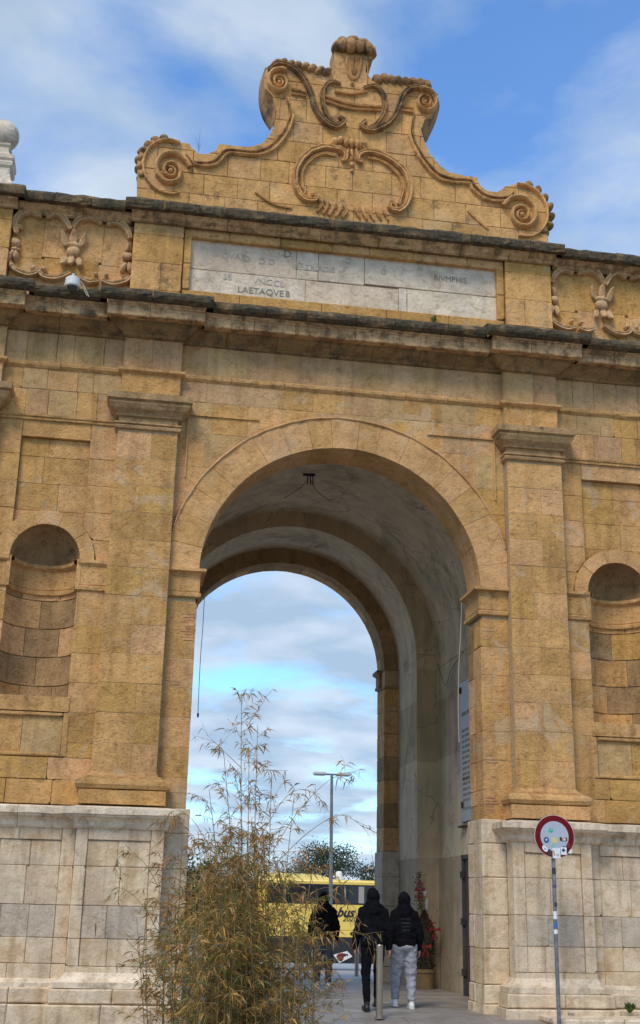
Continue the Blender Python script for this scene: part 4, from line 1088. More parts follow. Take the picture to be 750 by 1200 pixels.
# back arch of brown stone
bm = bmesh.new(); prism(bm, [(2.95*math.cos(a), 6.79+2.95*math.sin(a)) for a in A]+[(-5.9, 6.79), (-5.9, 11.0), (5.9, 11.0), (5.9, 6.79)], 7.76, 8.42)
prism(bm, [(2.46*math.cos(a), 6.79+2.46*math.sin(a)) for a in A]+[(2.97*math.cos(a), 6.79+2.97*math.sin(a)) for a in A[::-1]], 7.73, 8.41)
for s in (-1, 1):
    a, b = sorted((s*2.45, s*5.9)); add_box(bm, a, b, 7.75, 8.42, -.3, 6.79)
back = from_bm('rear_wall', bm, 'mortar', gate)
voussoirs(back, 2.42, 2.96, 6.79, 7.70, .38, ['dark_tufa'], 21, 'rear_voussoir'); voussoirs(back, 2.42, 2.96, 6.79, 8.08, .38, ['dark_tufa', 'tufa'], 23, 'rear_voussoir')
for s in (-1, 1):
    z_ = -.3; k = 0
    while z_ < 6.4:
        h_ = .52 if z_ > 2.5 else .62
        z1_ = min(z_+h_, 6.42)
        mt = 'limegrey' if z_ < 2.5 else random.choice(['dark_tufa', 'tufa'])
        if 2.3 < z1_ < 2.9: z1_ = 2.72
        e = .04 if z_ < 2.5 else 0
        a, b = sorted((s*(2.42-e), s*2.78)); yc = 8.05+(.1 if k % 2 else -.06)
        block('rear_pier_stone', back, rect(a, b, z_, z1_), 7.70-e, yc-7.7+e, mt, ch=.014)
        fr = (Vector((s*(2.42-e), 0, 0)), Vector((0, 1, 0)), Vector((0, 0, 1)), Vector((s, 0, 0)))
        block('rear_pier_stone', back, rect(yc, 8.46, z_, z1_), 0, .3, mt, frame=fr, ch=.014)
        z_ = z1_; k += 1
    bm = bmesh.new(); rings = []
    for p, z in [(0, 6.40), (.05, 6.42), (.05, 6.47), (.03, 6.5), (.03, 6.72), (.10, 6.78), (.10, 6.84), (0, 6.85)]:
        r = [(s*(2.42-.0+.1), 8.15-p), (s*(2.42-p), 8.15-p), (s*(2.42-p), 8.46+p), (s*2.9, 8.46+p)]
        rings.append([bm.verts.new((x, y_, z)) for x, y_ in r])
    for r0, r1 in zip(rings, rings[1:]):
        for i in range(3): bm.faces.new((r0[i], r0[i+1], r1[i+1], r1[i]))
    bm.faces.new(rings[0]); bm.faces.new(rings[-1]); from_bm('rear_impost', bm, 'dark_tufa', back)
box('roof_terrace', -5.9, 5.9, .72, 8.44, 10.3, 10.9, 'mortar', gate)
bm = bmesh.new(); add_box(bm, -5.9, 5.9, .755, 5.99, 10.0, 10.31); from_bm('vault_fill', bm, 'mortar', gate)
# side door in the passage wall: frame, leaf, hinges
dr = box('side_door', BX-.06, BX+.02, 1.9, 3.82, .02, 2.46, 'doorpaint', gate, .006)
box('door_frame', BX-.10, BX+.0, 3.80, 3.88, 0, 2.52, 'doorpaint', dr); box('door_frame', BX-.10, BX+.0, 1.86, 3.88, 2.44, 2.52, 'doorpaint', dr)
for z_ in (.35, 1.25, 2.1): box('hinge', BX-.125, BX-.07, 3.76, 3.90, z_, z_+.12, 'iron', dr)
for y_ in (2.2, 2.9, 3.5): box('door_rib', BX-.085, BX-.055, y_, y_+.05, .05, 2.42, 'doorpaint', dr)
dt = None
# marble memorial tablet with rows of letters
mt_ = box('memorial_tablet', BX-.05, BX-.004, 1.6, 4.02, 3.14, 5.86, 'memorial', None, .008); tag(mt_, 'tall grey marble memorial tablet with engraved lines on the right passage wall', 'plaque')
mts = M['letter']
def engraved_line(z0, y_end, hgt=.05):
    bm = bmesh.new(); y_ = 3.86
    while y_ > y_end:
        w_ = random.uniform(.12, .38); add_box(bm, BX-.0535, BX-.049, y_-w_, y_, z0, z0+hgt); y_ -= w_+.06
    stuff(from_bm('engraved_line', bm, 'letter', mt_))
engraved_line(5.18, 3.4, .07)
for k in range(10): engraved_line(4.86-k*.105, 1.8)
for k in range(5): engraved_line(3.94-k*.105, 1.9)
engraved_line(3.36, 3.0)
for y_, z_ in ((3.93, 5.65), (3.9, 3.4)): box('fixing_bolt', BX-.075, BX-.045, y_-.04, y_+.02, z_, z_+.12, 'iron', mt_)
br_ = box('bracket', BX-.10, BX, 3.75, 4.08, 3.04, 3.075, 'iron', mt_)
print('blocks', nblocks)

# ================================================================== THINGS
def atz(px, py, z):
    d = _f*FPX + _R*(px-375) - _U*(py-600)
    return CAM + d*((z-CAM.z)/d.z)

# ---- finials on the attic ----
for s in (-1, 1):
    fin = thing('stone_finial', 'pale stone ball finial on a moulded pedestal at the left end of the attic' if s < 0 else 'pale stone ball finial at the far right end of the attic', 'finial', (s*6.45, .35, 13.56), group=None)
    def sq(bm, prof):
        rings = [[bm.verts.new((x*r, y_*r, z)) for x, y_ in ((-1, -1), (1, -1), (1, 1), (-1, 1))] for r, z in prof]
        for a, b in zip(rings, rings[1:]):
            for i in range(4): bm.faces.new((a[i], a[(i+1) % 4], b[(i+1) % 4], b[i]))
        bm.faces.new(rings[0]); bm.faces.new(rings[-1])
    bm = bmesh.new(); sq(bm, [(.31, 0), (.31, .16), (.335, .2), (.30, .27), (.26, .34), (.22, .5), (.215, .62), (.25, .66), (.26, .72), (.24, .76), (.27, .80), (.27, .88), (.20, .92), (.15, 1.0), (.14, 1.1), (.17, 1.14), (.17, 1.18)])
    from_bm('pedestal', bm, 'finial', fin)
    bm = bmesh.new(); ball(bm, (0, 0, 1.43), .29, .29, .30, 24, 16); from_bm('ball', bm, 'finial', fin, True)

# ---- security camera ----
p = at(85, 333, -.80)
cc_ = thing('security_camera', 'small white dome security camera hanging in front of the main cornice at left', 'camera', tuple(p))
bm = bmesh.new(); lathe(bm, [(0, .12), (.09, .12), (.125, .09), (.13, -.04), (.12, -.06), (0, -.06)], (0, 0, 0), 20); from_bm('housing', bm, 'cam_white', cc_, False)
bm = bmesh.new(); ball(bm, (0, 0, -.05), .095, .095, .085, 16, 10); from_bm('lens_dome', bm, 'glass_dark', cc_, True)
bm = bmesh.new(); lathe(bm, [(.131, -.02), (.137, -.025), (.137, -.045), (.128, -.065)], (0, 0, 0), 20); from_bm('rim', bm, 'cam_white', cc_)
bm = bmesh.new(); tube(bm, [(0, 0, .1), (0, .0, .19), (0, .10, .24), (0, .84, .28)], .022, 8); from_bm('mounting_arm', bm, 'cam_white', cc_)
for k in range(2):
    bm = bmesh.new(); tube(bm, bez([(.10, .02, .10), (.17, -.0, .02), (.21+.03*k, 0, -.10), (.26+.03*k, .0, -.19-.02*k)], 4), .008, 5); from_bm('cable', bm, 'cable_white', cc_)

# ---- hanging cables in the passage ----
def cable(nm, pts, r, mat, label, cat='cable'):
    bm = bmesh.new(); tube(bm, bez(pts, 5), r, 5); o = from_bm(nm, bm, mat); return tag(o, label, cat)
cable('hanging_cable', [at(240, 690, .9), at(238, 730, .9), at(235, 770, .9), at(233, 810, .9), at(232, 836, .9)], .006, 'cable', 'thin grey cable hanging loose at the left side of the arch opening')
bm = bmesh.new(); q = at(232, 838, .9); ball(bm, q, .018, .018, .045, 8, 6); k_ = from_bm('cable_plug', bm, 'iron', bpy.data.objects['hanging_cable']); 
cable('hanging_cable', [at(541, 705, 1.0), at(540, 740, 1.0), at(538, 775, 1.0), at(537, 820, 1.0), at(538, 870, 1.0)], .009, 'cable_white', 'pale cable hanging beside the right pier of the arch')
fx = thing('ceiling_bracket', 'dark iron lamp bracket with loose wires at the crown of the vault', 'bracket', tuple(atz(362, 556, 9.90)))
bm = bmesh.new(); add_box(bm, -.12, .12, -.03, .03, -.03, .03); from_bm('plate', bm, 'iron', fx)
for dx in (-.03, .03, .08): bm = bmesh.new(); tube(bm, [(dx, 0, 0), (dx+.01, 0, -.22)], .012, 5); from_bm('hook', bm, 'iron', fx)
for pts in ([(0, 0, -.1), (-.15, .0, -.28), (-.32, 0, -.42), (-.5, 0, -.55)], [(.03, 0, -.1), (.14, 0, -.3), (.3, 0, -.45), (.42, 0, -.52), (.52, 0, -.5)]):
    bm = bmesh.new(); tube(bm, bez(pts, 5), .006, 5); from_bm('wire', bm, 'iron', fx)
cable('wall_wire', [Vector((3.17, 5.7, 6.6)), Vector((3.15, 5.0, 6.0)), Vector((3.15, 4.5, 6.25)), Vector((3.16, 3.6, 6.45))], .007, 'iron', 'dark wire strung along the top of the right passage wall')

# ---- road sign ----
g_ = at(652.5, 1197, -1.42)
SG = thing('road_sign', 'round red ringed road sign covered in stickers on a grey pole before the right pedestal', 'road sign', (at(651.5, 1100, -1.42).x, -1.42, -.08))
SZs = at(650.5, 980, -1.5).z+.08; DX = at(650.5, 980, -1.5).x-SG.location.x
bm = bmesh.new(); tube(bm, [(0, 0, 0), (0, 0, SZs*.5), (DX*.6, 0, SZs+.22)], .030, 14); from_bm('pole', bm, 'galv', SG)
def disc(bm, r, y0, y1, cx=0, cz=0, n=40, r0=0):
    if r0:
        for yy in (y0,):
            a = [bm.verts.new((cx+r*math.cos(2*PI*i/n), yy, cz+r*math.sin(2*PI*i/n))) for i in range(n)]
            b = [bm.verts.new((cx+r0*math.cos(2*PI*i/n), yy, cz+r0*math.sin(2*PI*i/n))) for i in range(n)]
            for i in range(n): bm.faces.new((a[i], a[(i+1) % n], b[(i+1) % n], b[i]))
    else: prism(bm, [(cx+r*math.cos(2*PI*i/n), cz+r*math.sin(2*PI*i/n)) for i in range(n)], y0, y1)
RS = .315
bm = bmesh.new(); disc(bm, RS, -.055, -.035); plate = from_bm('sign_plate', bm, 'sign_rim', SG); plate.location = (DX, 0, SZs)
bm = bmesh.new(); disc(bm, RS-.008, -.0565, 0, r0=.222); ring = from_bm('red_ring', bm, 'sign_red', plate)
bm = bmesh.new(); disc(bm, .222, -.0568, -.055); from_bm('sign_face', bm, 'sign_white', plate)
def sticker(cx, cz, w, h, mat, rot=0, rnd_=False, k=0):
    bm = bmesh.new()
    n = 16 if rnd_ else 4
    pts = [(w/2*math.cos(2*PI*i/n), h/2*math.sin(2*PI*i/n)) for i in range(n)] if rnd_ else [(-w/2, -h/2), (w/2, -h/2), (w/2, h/2), (-w/2, h/2)]
    c_, s_ = math.cos(rot), math.sin(rot)
    prism(bm, [(cx+x*c_-z*s_, cz+x*s_+z*c_) for x, z in pts], -.0585-k*.0012, -.0572); return from_bm('sticker', bm, mat, plate)
u = 1/740.
def sp(x, y): return (x-305)*u*1.0, (305-y)*u*1.0
for x, y, w, h, mt, ro, rd, k in ((263, 240, 52, 54, 'stk_teal', 0, 1, 0), (262, 232, 40, 22, 'stk_green', .2, 1, 1), (208, 347, 64, 66, 'stk_navy', 0, 1, 0), (208, 345, 38, 38, 'stk_blue', 0, 1, 1), (208, 345, 20, 14, 'stk_white', .4, 0, 2),
                                 (302, 348, 50, 50, 'stk_yellow', 0, 0, 0), (302, 330, 36, 28, 'stk_yellow', 0, 1, 1),
                                 (402, 333, 92, 46, 'stk_white', -.06, 0, 0), (375, 330, 30, 40, 'stk_black', 0, 0, 1), (402, 335, 20, 36, 'stk_orange', 0, 0, 1), (440, 335, 18, 38, 'stk_maroon', 0, 0, 1), (425, 318, 40, 8, 'stk_black', 0, 0, 1), (412, 352, 60, 7, 'stk_black', 0, 0, 1),
                                 (395, 380, 62, 60, 'sign_white', .05, 0, 0), (283, 407, 38, 26, 'stk_green', .3, 0, 0), (188, 440, 50, 80, 'stk_white', .7, 1, 0), (190, 442, 26, 22, 'sign_white', 0, 0, 1),
                                 (320, 485, 90, 110, 'stk_white', .02, 0, 0), (243, 480, 46, 70, 'stk_black', .2, 1, 1), (290, 485, 18, 60, 'stk_orange', .3, 0, 1), (405, 460, 66, 82, 'stk_white', -.05, 0, 1), (402, 452, 32, 34, 'stk_navy', .78, 0, 2), (402, 452, 44, 8, 'stk_black', 0, 0, 3), (408, 412, 24, 12, 'stk_navy', 0, 0, 2),
                                 (462, 400, 44, 52, 'stk_maroon', 0, 1, 1), (484, 463, 28, 46, 'stk_white', -.6, 0, 2), (395, 512, 56, 18, 'sign_red', .25, 0, 0), (335, 505, 30, 24, 'sign_white', .2, 0, 1)):
    cx, cz = sp(x, y); sticker(cx, cz, w*u, h*u, mt, ro, rd, k)
for z_, h_, mt in ((SZs-.50, .09, 'stk_black'), (SZs-.72, .05, 'stk_navy'), (SZs-.98, .06, 'stk_black'), (SZs-1.13, .11, 'stk_white'), (SZs-1.27, .07, 'stk_blue'), (SZs-1.36, .06, 'stk_white')):
    bm = bmesh.new(); lathe(bm, [(.0315, 0), (.0315, h_)], (DX*.3 if z_ > SZs*.6 else 0, 0, z_-h_/2), 12, PI*1.1, PI*1.95); from_bm('pole_sticker', bm, mt, SG)
for z_ in (SZs+.12, SZs-.16):
    box('clamp', DX-.045, DX+.045, -.04, .035, z_-.015, z_+.015, 'galv', SG)

# ---- steel bollards ----
def bollard(x, y_, h_, label):
    t_ = thing('bollard', label, 'bollard', (x, y_, gh(x, y_)), group='steel bollards')
    bm = bmesh.new(); lathe(bm, [(0, 0), (.052, 0), (.052, h_-.012), (.046, h_), (0, h_+.002)], (0, 0, 0), 24); from_bm('post', bm, 'steel', t_, False)
    bm = bmesh.new(); lathe(bm, [(.05, .002), (.075, .002), (.075, .012), (.053, .014)], (0, 0, 0), 24); from_bm('base_ring', bm, 'steel', t_)
    return t_
b0_ = atz(444.5, 1195.5, -.05); bollard(b0_.x, b0_.y, at(444.5, 1107, b0_.y).z-gh(b0_.x, b0_.y), 'brushed steel bollard standing before the two walkers')
q = at(418, 1133, 12.5); bollard(q.x, 12.5, 1.05, 'distant steel bollard standing near the yellow bus')

# ---- weeds ----
def tuft(loc, n, h_, spread, label, mat='weed', w_=.012, cat='weed'):
    v = []; f = []
    for i in range(n):
        a = random.uniform(0, 2*PI); r = random.uniform(.2, 1)*spread; hh = h_*random.uniform(.5, 1)
        b = Vector((random.uniform(-.02, .02), random.uniform(-.02, .02), 0)); tip = b+Vector((r*math.cos(a), r*math.sin(a), hh)); mid = b.lerp(tip, .5)+Vector((0, 0, hh*.15)); s_ = Vector((-math.sin(a), math.cos(a), 0))*w_
        k = len(v); v += [b, mid+s_, tip, mid-s_]; f.append((k, k+1, k+2, k+3))
    o = from_py('weed_tuft', v, f, mat); o.location = loc; return tag(o, label, cat)
tuft(at(738, 1187, -.62), 40, .16, .14, 'green weed growing at the pedestal foot near the right edge', w_=.03)
tuft(at(669, 1190, -.62), 16, .05, .16, 'low green weed on the kerb just right of the sign pole', w_=.02)
tuft(at(508, 377, -.08), 14, .14, .09, 'small green weed sprouting under the inscription', w_=.02)
o = tuft(at(233, 180, .1), 12, .42, .25, 'dry grass twigs standing on top of the pediment at left', 'twig', .003)

# ---- people ----
def capsule(bm, p0, p1, r0, r1, n=12, flat=None):
    p0, p1 = Vector(p0), Vector(p1)
    d = (p1-p0); L = d.length; d.normalize(); a = Vector((1, 0, 0)) if abs(d.x) < .9 else Vector((0, 1, 0)); a = (a-d*a.dot(d)).normalized(); b = d.cross(a)
    prof = [(r0*math.sin(t_), -r0*math.cos(t_)) for t_ in (0.01, .4, .8, 1.2)]+[(r0+(r1-r0)*k/4, L*k/4) for k in range(5)]+[(r1*math.cos(t_), L+r1*math.sin(t_)) for t_ in (.4, .8, 1.2, 1.56)]
    rings = []
    for r, h_ in prof:
        fx_, fy_ = flat or (1, 1)
        rings.append([bm.verts.new(p0+d*h_+a*(r*fx_*math.cos(2*PI*k/n))+b*(r*fy_*math.sin(2*PI*k/n))) for k in range(n)])
    for q, w in zip(rings, rings[1:]):
        for k in range(n): bm.faces.new((q[k], q[(k+1) % n], w[(k+1) % n], w[k]))
    bm.faces.new(rings[0]); bm.faces.new(rings[-1])
def meld(name, bm, mat, parent, vox=.014, sm=4, wr=0.0, seed=0):
    bmesh.ops.recalc_face_normals(bm, faces=bm.faces)
    me = bpy.data.meshes.new(name); bm.to_mesh(me); bm.free()
    o = bpy.data.objects.new(name, me); C.objects.link(o)
    r = o.modifiers.new('r', 'REMESH'); r.mode = 'VOXEL'; r.voxel_size = vox
    s_ = o.modifiers.new('s', 'SMOOTH'); s_.iterations = sm; s_.factor = .6
    dg = bpy.context.evaluated_depsgraph_get(); me2 = bpy.data.meshes.new_from_object(o.evaluated_get(dg))
    C.objects.unlink(o); bpy.data.objects.remove(o)
    if wr:
        for v_ in me2.vertices:
            c_ = v_.co; n_ = noise.noise(Vector((c_.x*9+seed, c_.y*9, c_.z*16)))+.5*noise.noise(Vector((c_.x*22, c_.y*22+seed, c_.z*30)))
            v_.co = c_+v_.normal*(n_*wr)
    return link(name, me2, mat, parent, True)
def person(loc, label, hs, topmat, legmat, shoemat, stride, baggy, hood=True, arms=((0.06, .0), (.06, .0)), lean=0.0, bag=False):
    k = hs/1.76
    P = thing('person', label, 'person', loc); P.scale = (1, 1, 1)
    V = lambda x, y_, z: Vector((x*k, y_*k, z*k))
    hip = [V(-.095, 0, .92), V(.095, 0, .92)]
    (ly, lz, lk), (ry, rz_, rk) = stride      # foot y, ankle z, knee y
    ank = [V(-.11, ly, lz), V(.10, ry, rz_)]; kn = [V(-.11, lk, .50), V(.105, rk, .50)]
    sh = [V(-.185, lean, 1.43), V(.185, lean, 1.43)]
    el = [V(-.255, arms[0][1]-.03, 1.14), V(.255, arms[1][1]-.03, 1.14)]; wr_ = [V(-.265, arms[0][0]+.02, .90), V(.265, arms[1][0]+.02, .90)]
    neck = V(0, lean, 1.49); head = V(0, lean+.025, 1.635)
    # body: one continuous surface
    bm = bmesh.new()
    ball(bm, V(0, 0, .95), .155*k, .11*k, .12*k); capsule(bm, V(0, 0, 1.0), V(0, lean*.7, 1.34), .12*k, .135*k, 14, (1.15, .85)); capsule(bm, sh[0]+V(.04, 0, -.02), sh[1]-V(.04, 0, .02), .065*k, .065*k)
    capsule(bm, V(0, lean, 1.42), neck+V(0, 0, .06), .06*k, .055*k)
    ball(bm, head+V(0, 0, .02), .076*k, .094*k, .105*k, 16, 12); ball(bm, head+V(0, .03, -.06), .052*k, .058*k, .05*k)
    ball(bm, head+V(0, .105, -.01), .014*k, .02*k, .022*k); ball(bm, head+V(0, .09, -.055), .024*k, .014*k, .01*k)
    for s in (-1, 1):
        ball(bm, head+V(s*.078, 0, 0), .012*k, .02*k, .03*k); ball(bm, head+V(s*.03, .083, .02), .014*k, .012*k, .012*k)
    for i in (0, 1):
        s = -1 if i == 0 else 1
        capsule(bm, hip[i], kn[i], .085*k, .055*k); capsule(bm, kn[i], ank[i], .054*k, .036*k); capsule(bm, ank[i]+V(0, 0, -.03), ank[i]+V(0, .13, -.055), .034*k, .028*k)
        capsule(bm, sh[i], el[i], .048*k, .038*k); capsule(bm, el[i], wr_[i], .037*k, .026*k)
        h0 = wr_[i]; capsule(bm, h0, h0+V(0, .01, -.075), .026*k, .034*k, 12, (.6, 1.2))
        for j, (dy, ln_) in enumerate(((.03, .065), (.012, .078), (-.007, .072), (-.026, .055))):
            a = h0+V(0, dy+.01, -.09); b = a+V(-s*.008, .004, -ln_*.5); c_ = b+V(-s*.022, .008, -ln_*.42)
            capsule(bm, a, b, .0095*k, .009*k, 6); capsule(bm, b, c_, .009*k, .0075*k, 6)
        a = h0+V(-s*.006, .03, -.035); b = a+V(-s*.012, .028, -.03); capsule(bm, a, b, .011*k, .010*k, 6); capsule(bm, b, b+V(-s*.012, .006, -.03), .010*k, .008*k, 6)
    meld('body', bm, 'skin', P, .0085, 2)
    # trousers
    g = baggy
    bm = bmesh.new(); ball(bm, V(0, -.01, .94), .175*k+g, .135*k+g*.6, .12*k)
    for i in (0, 1):
        capsule(bm, hip[i], kn[i], .098*k+g, .074*k+g*1.2); capsule(bm, kn[i], ank[i]+V(0, 0, .07), .072*k+g*1.1, .056*k+g*.6)
        capsule(bm, hip[i].lerp(kn[i], .45)+V(0, -.01, 0), hip[i].lerp(kn[i], .8), .085*k+g, .075*k+g)
        capsule(bm, ank[i]+V(0, 0, .05), ank[i]+V(0, .0, .015), .053*k+g*.3, .045*k+g*.2)
    meld('trousers', bm, legmat, P, .012, 2, .010+g*.4, 3.1)
    # hooded top
    bm = bmesh.new()
    capsule(bm, V(0, -.01, 1.11), V(0, lean*.6, 1.22), .158*k, .165*k, 18, (1.28, .92)); capsule(bm, V(0, lean*.6, 1.2), V(0, lean-.01, 1.37), .165*k, .125*k, 18, (1.3, .88))
    capsule(bm, sh[0]+V(.05, 0, -.01), sh[1]-V(.05, 0, .01), .082*k, .082*k)
    box_ = bm
    for i in (0, 1):
        s = -1 if i == 0 else 1
        capsule(bm, sh[i]+V(-s*.02, 0, -.005), el[i], .078*k, .066*k); capsule(bm, el[i], wr_[i]+V(0, 0, .03), .066*k, .05*k); capsule(bm, wr_[i]+V(0, 0, .03), wr_[i]+V(0, 0, .0), .044*k, .042*k)
    if hood:
        ball(bm, head+V(0, -.012, .022), .103*k, .125*k, .128*k, 18, 14); capsule(bm, V(0, lean-.02, 1.43), head+V(0, -.02, -.03), .125*k, .10*k); capsule(bm, sh[0]+V(.03, 0, .01), V(-.05, lean-.01, 1.52), .06*k, .075*k); capsule(bm, sh[1]+V(-.03, 0, .01), V(.05, lean-.01, 1.52), .06*k, .075*k)
        ball(bm, head+V(0, .105, -.0), .055*k, .03*k, .07*k)
    else: capsule(bm, V(0, lean-.02, 1.42), V(0, lean-.01, 1.50), .085*k, .068*k)
    top_ = meld('hooded_top' if hood else 'jacket', bm, topmat, P, .012, 2, .015, 7.7)
    bm = bmesh.new(); lathe(bm, [(.178*k, .925*k), (.196*k, .93*k), (.20*k, .955*k), (.204*k, 1.02*k), (.19*k, 1.06*k), (.10*k, 1.07*k), (.10*k, .925*k), (.178*k, .925*k)], (0, -.01, 0), 26)
    for v_ in bm.verts: v_.co.y = -.01+(v_.co.y+.01)*.74
    meld('hem', bm, topmat, top_, .014, 1)
    if not hood:
        bm = bmesh.new(); ball(bm, head+V(0, -.018, .035), .086*k, .098*k, .098*k, 14, 10); from_bm('hair', bm, 'hair', P, True)
    # shoes
    for i in (0, 1):
        bm = bmesh.new(); a = ank[i]; pitch_ = .0
        z0 = a.z-.062*k
        capsule(bm, Vector((a.x, a.y-.03*k, z0+.02*k)), Vector((a.x+(-.01 if i == 0 else .01), a.y+.17*k, z0+.012*k)), .048*k, .04*k, 12, (1, .95)); capsule(bm, a+V(0, .0, -.02), a+V(0, -.012, .035), .046*k, .044*k)
        sh_ = meld('shoe', bm, shoemat, P, .009, 2)
        for v_ in sh_.data.vertices: v_.co.z = max(v_.co.z, z0-.022*k)
        bm = bmesh.new(); capsule(bm, Vector((a.x, a.y-.035*k, z0-.008*k)), Vector((a.x, a.y+.175*k, z0-.008*k)), .05*k, .042*k, 14)
        for v_ in bm.verts: v_.co.z = z0-.022*k+(.018*k if v_.co.z > z0-.008*k else 0)
        from_bm('sole', bm, shoemat if shoemat != 'white_shoe' else 'white', sh_)
    return P, top_
ax = atz(436.5, 1184, 0); bx = atz(474, 1181.5, 0); cx_ = atz(378, 1159, 0)
pa, ta = person((ax.x, ax.y, 0), 'person walking away in black hooded jacket, black trousers and black shoes', 1.80, 'black', 'black', 'black_shoe', ((-.10, .085, -.0), (.16, .12, .09)), .0, arms=((.05, .0), (-.02, -.03)))
pb, tb = person((bx.x, bx.y, 0), 'person walking away in black hoodie, light grey sweatpants and white trainers', 1.755, 'black', 'greycloth', 'white_shoe', ((.20, .10, .14), (-.06, .085, .03)), .022, arms=((.0, -.02), (.04, .02)))
pc, tc2 = person((cx_.x, cx_.y, 0), 'person in dark jacket and blue jeans half hidden behind the dry bamboo', 1.78, 'black', 'denim', 'white_shoe', ((.05, .085, .03), (-.05, .085, .0)), .012, arms=((.03, .0), (.03, .0)))
# faint navy print on the back of the hoodie
bm = bmesh.new()
for r_, (zz_, w_, n_) in enumerate(((1.345, .16, 4), (1.28, .14, 5), (1.225, .15, 4), (1.17, .12, 3))):
    for i in range(n_):
        xx = -w_/2+w_*i/n_; add_box(bm, xx, xx+w_/n_*.7, -.185, -.10, zz_, zz_+.028)
bmesh.ops.subdivide_edges(bm, edges=bm.edges, cuts=1)
from mathutils.bvhtree import BVHTree
bv = BVHTree.FromPolygons([v_.co[:] for v_ in tb.data.vertices], [p_.vertices[:] for p_ in tb.data.polygons])
for v_ in bm.verts:
    hit = bv.ray_cast(Vector((v_.co.x, -1, v_.co.z)), Vector((0, 1, 0)))
    if hit[0] is not None: v_.co.y = hit[0].y-(.002 if v_.co.y < -.14 else -.004)
stuff(from_bm('back_print', bm, 'navyprint', tb))

# ---- potted shrub with red ribbons ----
pp = atz(506, 1159, 0); px0 = min(pp.x, 2.85)
pot = thing('potted_shrub', 'potted bronze shrub with red ribbons standing against the right passage wall', 'potted plant', (px0, pp.y, 0))
bm = bmesh.new(); lathe(bm, [(0, .0), (.165, 0), (.205, .30), (.225, .31), (.23, .37), (.205, .375), (.2, .34), (0, .33)], (0, 0, 0), 24); from_bm('pot', bm, 'pot', pot)
bm = bmesh.new(); lathe(bm, [(0, .345), (.2, .345)], (0, 0, 0), 20); from_bm('soil', bm, 'soil', pot)
def leaves(name, pts, mat, parent, ln_, w_, droop=0.0, dirf=None):
    v = []; f = []
    for p in pts:
        d = dirf(p) if dirf else Vector((random.gauss(0, 1), random.gauss(0, 1), random.gauss(0, .7)-droop))
        d.normalize(); L = ln_*random.uniform(.6, 1.25); a = d.orthogonal().normalized(); a = (a*math.cos(q_)+d.cross(a)*math.sin(q_)) if (q_ := random.uniform(0, 6.28)) is not None else a
        n_ = d.cross(a); k = len(v); w2 = w_*random.uniform(.7, 1.2)
        v += [p, p+d*L*.4+a*w2+n_*w2*.3, p+d*L+Vector((0, 0, -droop*L*.3)), p+d*L*.4-a*w2+n_*w2*.3]; f.append((k, k+1, k+2, k+3))
    o = from_py(name, v, f, mat, parent); return o
pts = []
for i in range(2600):
    z = random.uniform(.36, 1.48); r = (.27 if z < 1.15 else .27*(1.52-z)/.37)*(.8+.25*noise.noise(Vector((z*5, i % 7, 0))))
    a = random.uniform(0, 6.28); r *= random.uniform(.35, 1)**.5
    pts.append(Vector((r*math.cos(a), r*math.sin(a), z)))
stuff(leaves('foliage', pts, 'leaf_pot', pot, .045, .012))
bm = bmesh.new(); tube(bm, [(0, 0, .34), (.01, 0, 1.2), (-.10, 0, 1.7), (-.11, 0, 2.22)], .014, 6, .006); from_bm('stem', bm, 'bark', pot)
for (bx_, bz) in ((.10, .35), (-.09, .35)):
    bm = bmesh.new(); tube(bm, [(0, 0, .34), (bx_, 0, .8), (bx_*1.5, .02, 1.4)], .012, 6, .004); from_bm('stem', bm, 'bark', pot)
pts = [Vector((-.11+random.gauss(0, .045), random.gauss(0, .04), random.uniform(1.5, 2.25))) for _ in range(260)]
stuff(leaves('spire_leaves', pts, 'leaf_pot', pot, .05, .011))
def bow(x, y_, z, s):
    bm = bmesh.new()
    for sg in (-1, 1):
        pl = [Vector((x, y_, z)), Vector((x+sg*s, y_-.01, z+s*.55)), Vector((x+sg*s*1.1, y_-.02, z-s*.2)), Vector((x, y_, z))]
        for off in (0,):
            vs = [bm.verts.new(q+Vector((0, d, 0))) for q in pl[:3] for d in (-.02, .02)]
            for i in range(2): bm.faces.new((vs[2*i], vs[2*i+1], vs[2*i+3], vs[2*i+2]))
            bm.faces.new((vs[0], vs[1], vs[5], vs[4])); bm.faces.new((vs[0], vs[2], vs[4]))
        vs = [bm.verts.new((x+dx, y_-.015, z+dz)) for dx, dz in ((0, 0), (sg*s*.7, -s*1.5), (sg*s*.3, -s*1.6))]; bm.faces.new(vs)
    ball(bm, (x, y_-.01, z), s*.25, s*.25, s*.25, 8, 6)
    from_bm('ribbon_bow', bm, 'ribbon', pot)
bow(-.11, -.06, 1.88, .10); bow(.16, -.2, 1.12, .11); bow(-.05, -.27, .80, .11); bow(.12, -.18, 1.25, .06); bow(-.10, -.05, 2.0, .06)

# ---- flaked paint on the pier behind the shrub (patches of bare lime) ----
def flake(cx, cz, w_, h_, n=11):
    bm = bmesh.new(); prism(bm, [(cx+w_*(.7+.5*random.random())*math.cos(2*PI*i/n), cz+h_*(.7+.5*random.random())*math.sin(2*PI*i/n)) for i in range(n)], 5.938, 5.947)
    from_bm('paint_flake', bm, 'white', bpy.data.objects['passage_wall.001'].parent)
flake(2.82, 1.82, .022, .14); flake(2.95, 1.62, .04, .12); flake(2.92, 1.84, .035, .07)

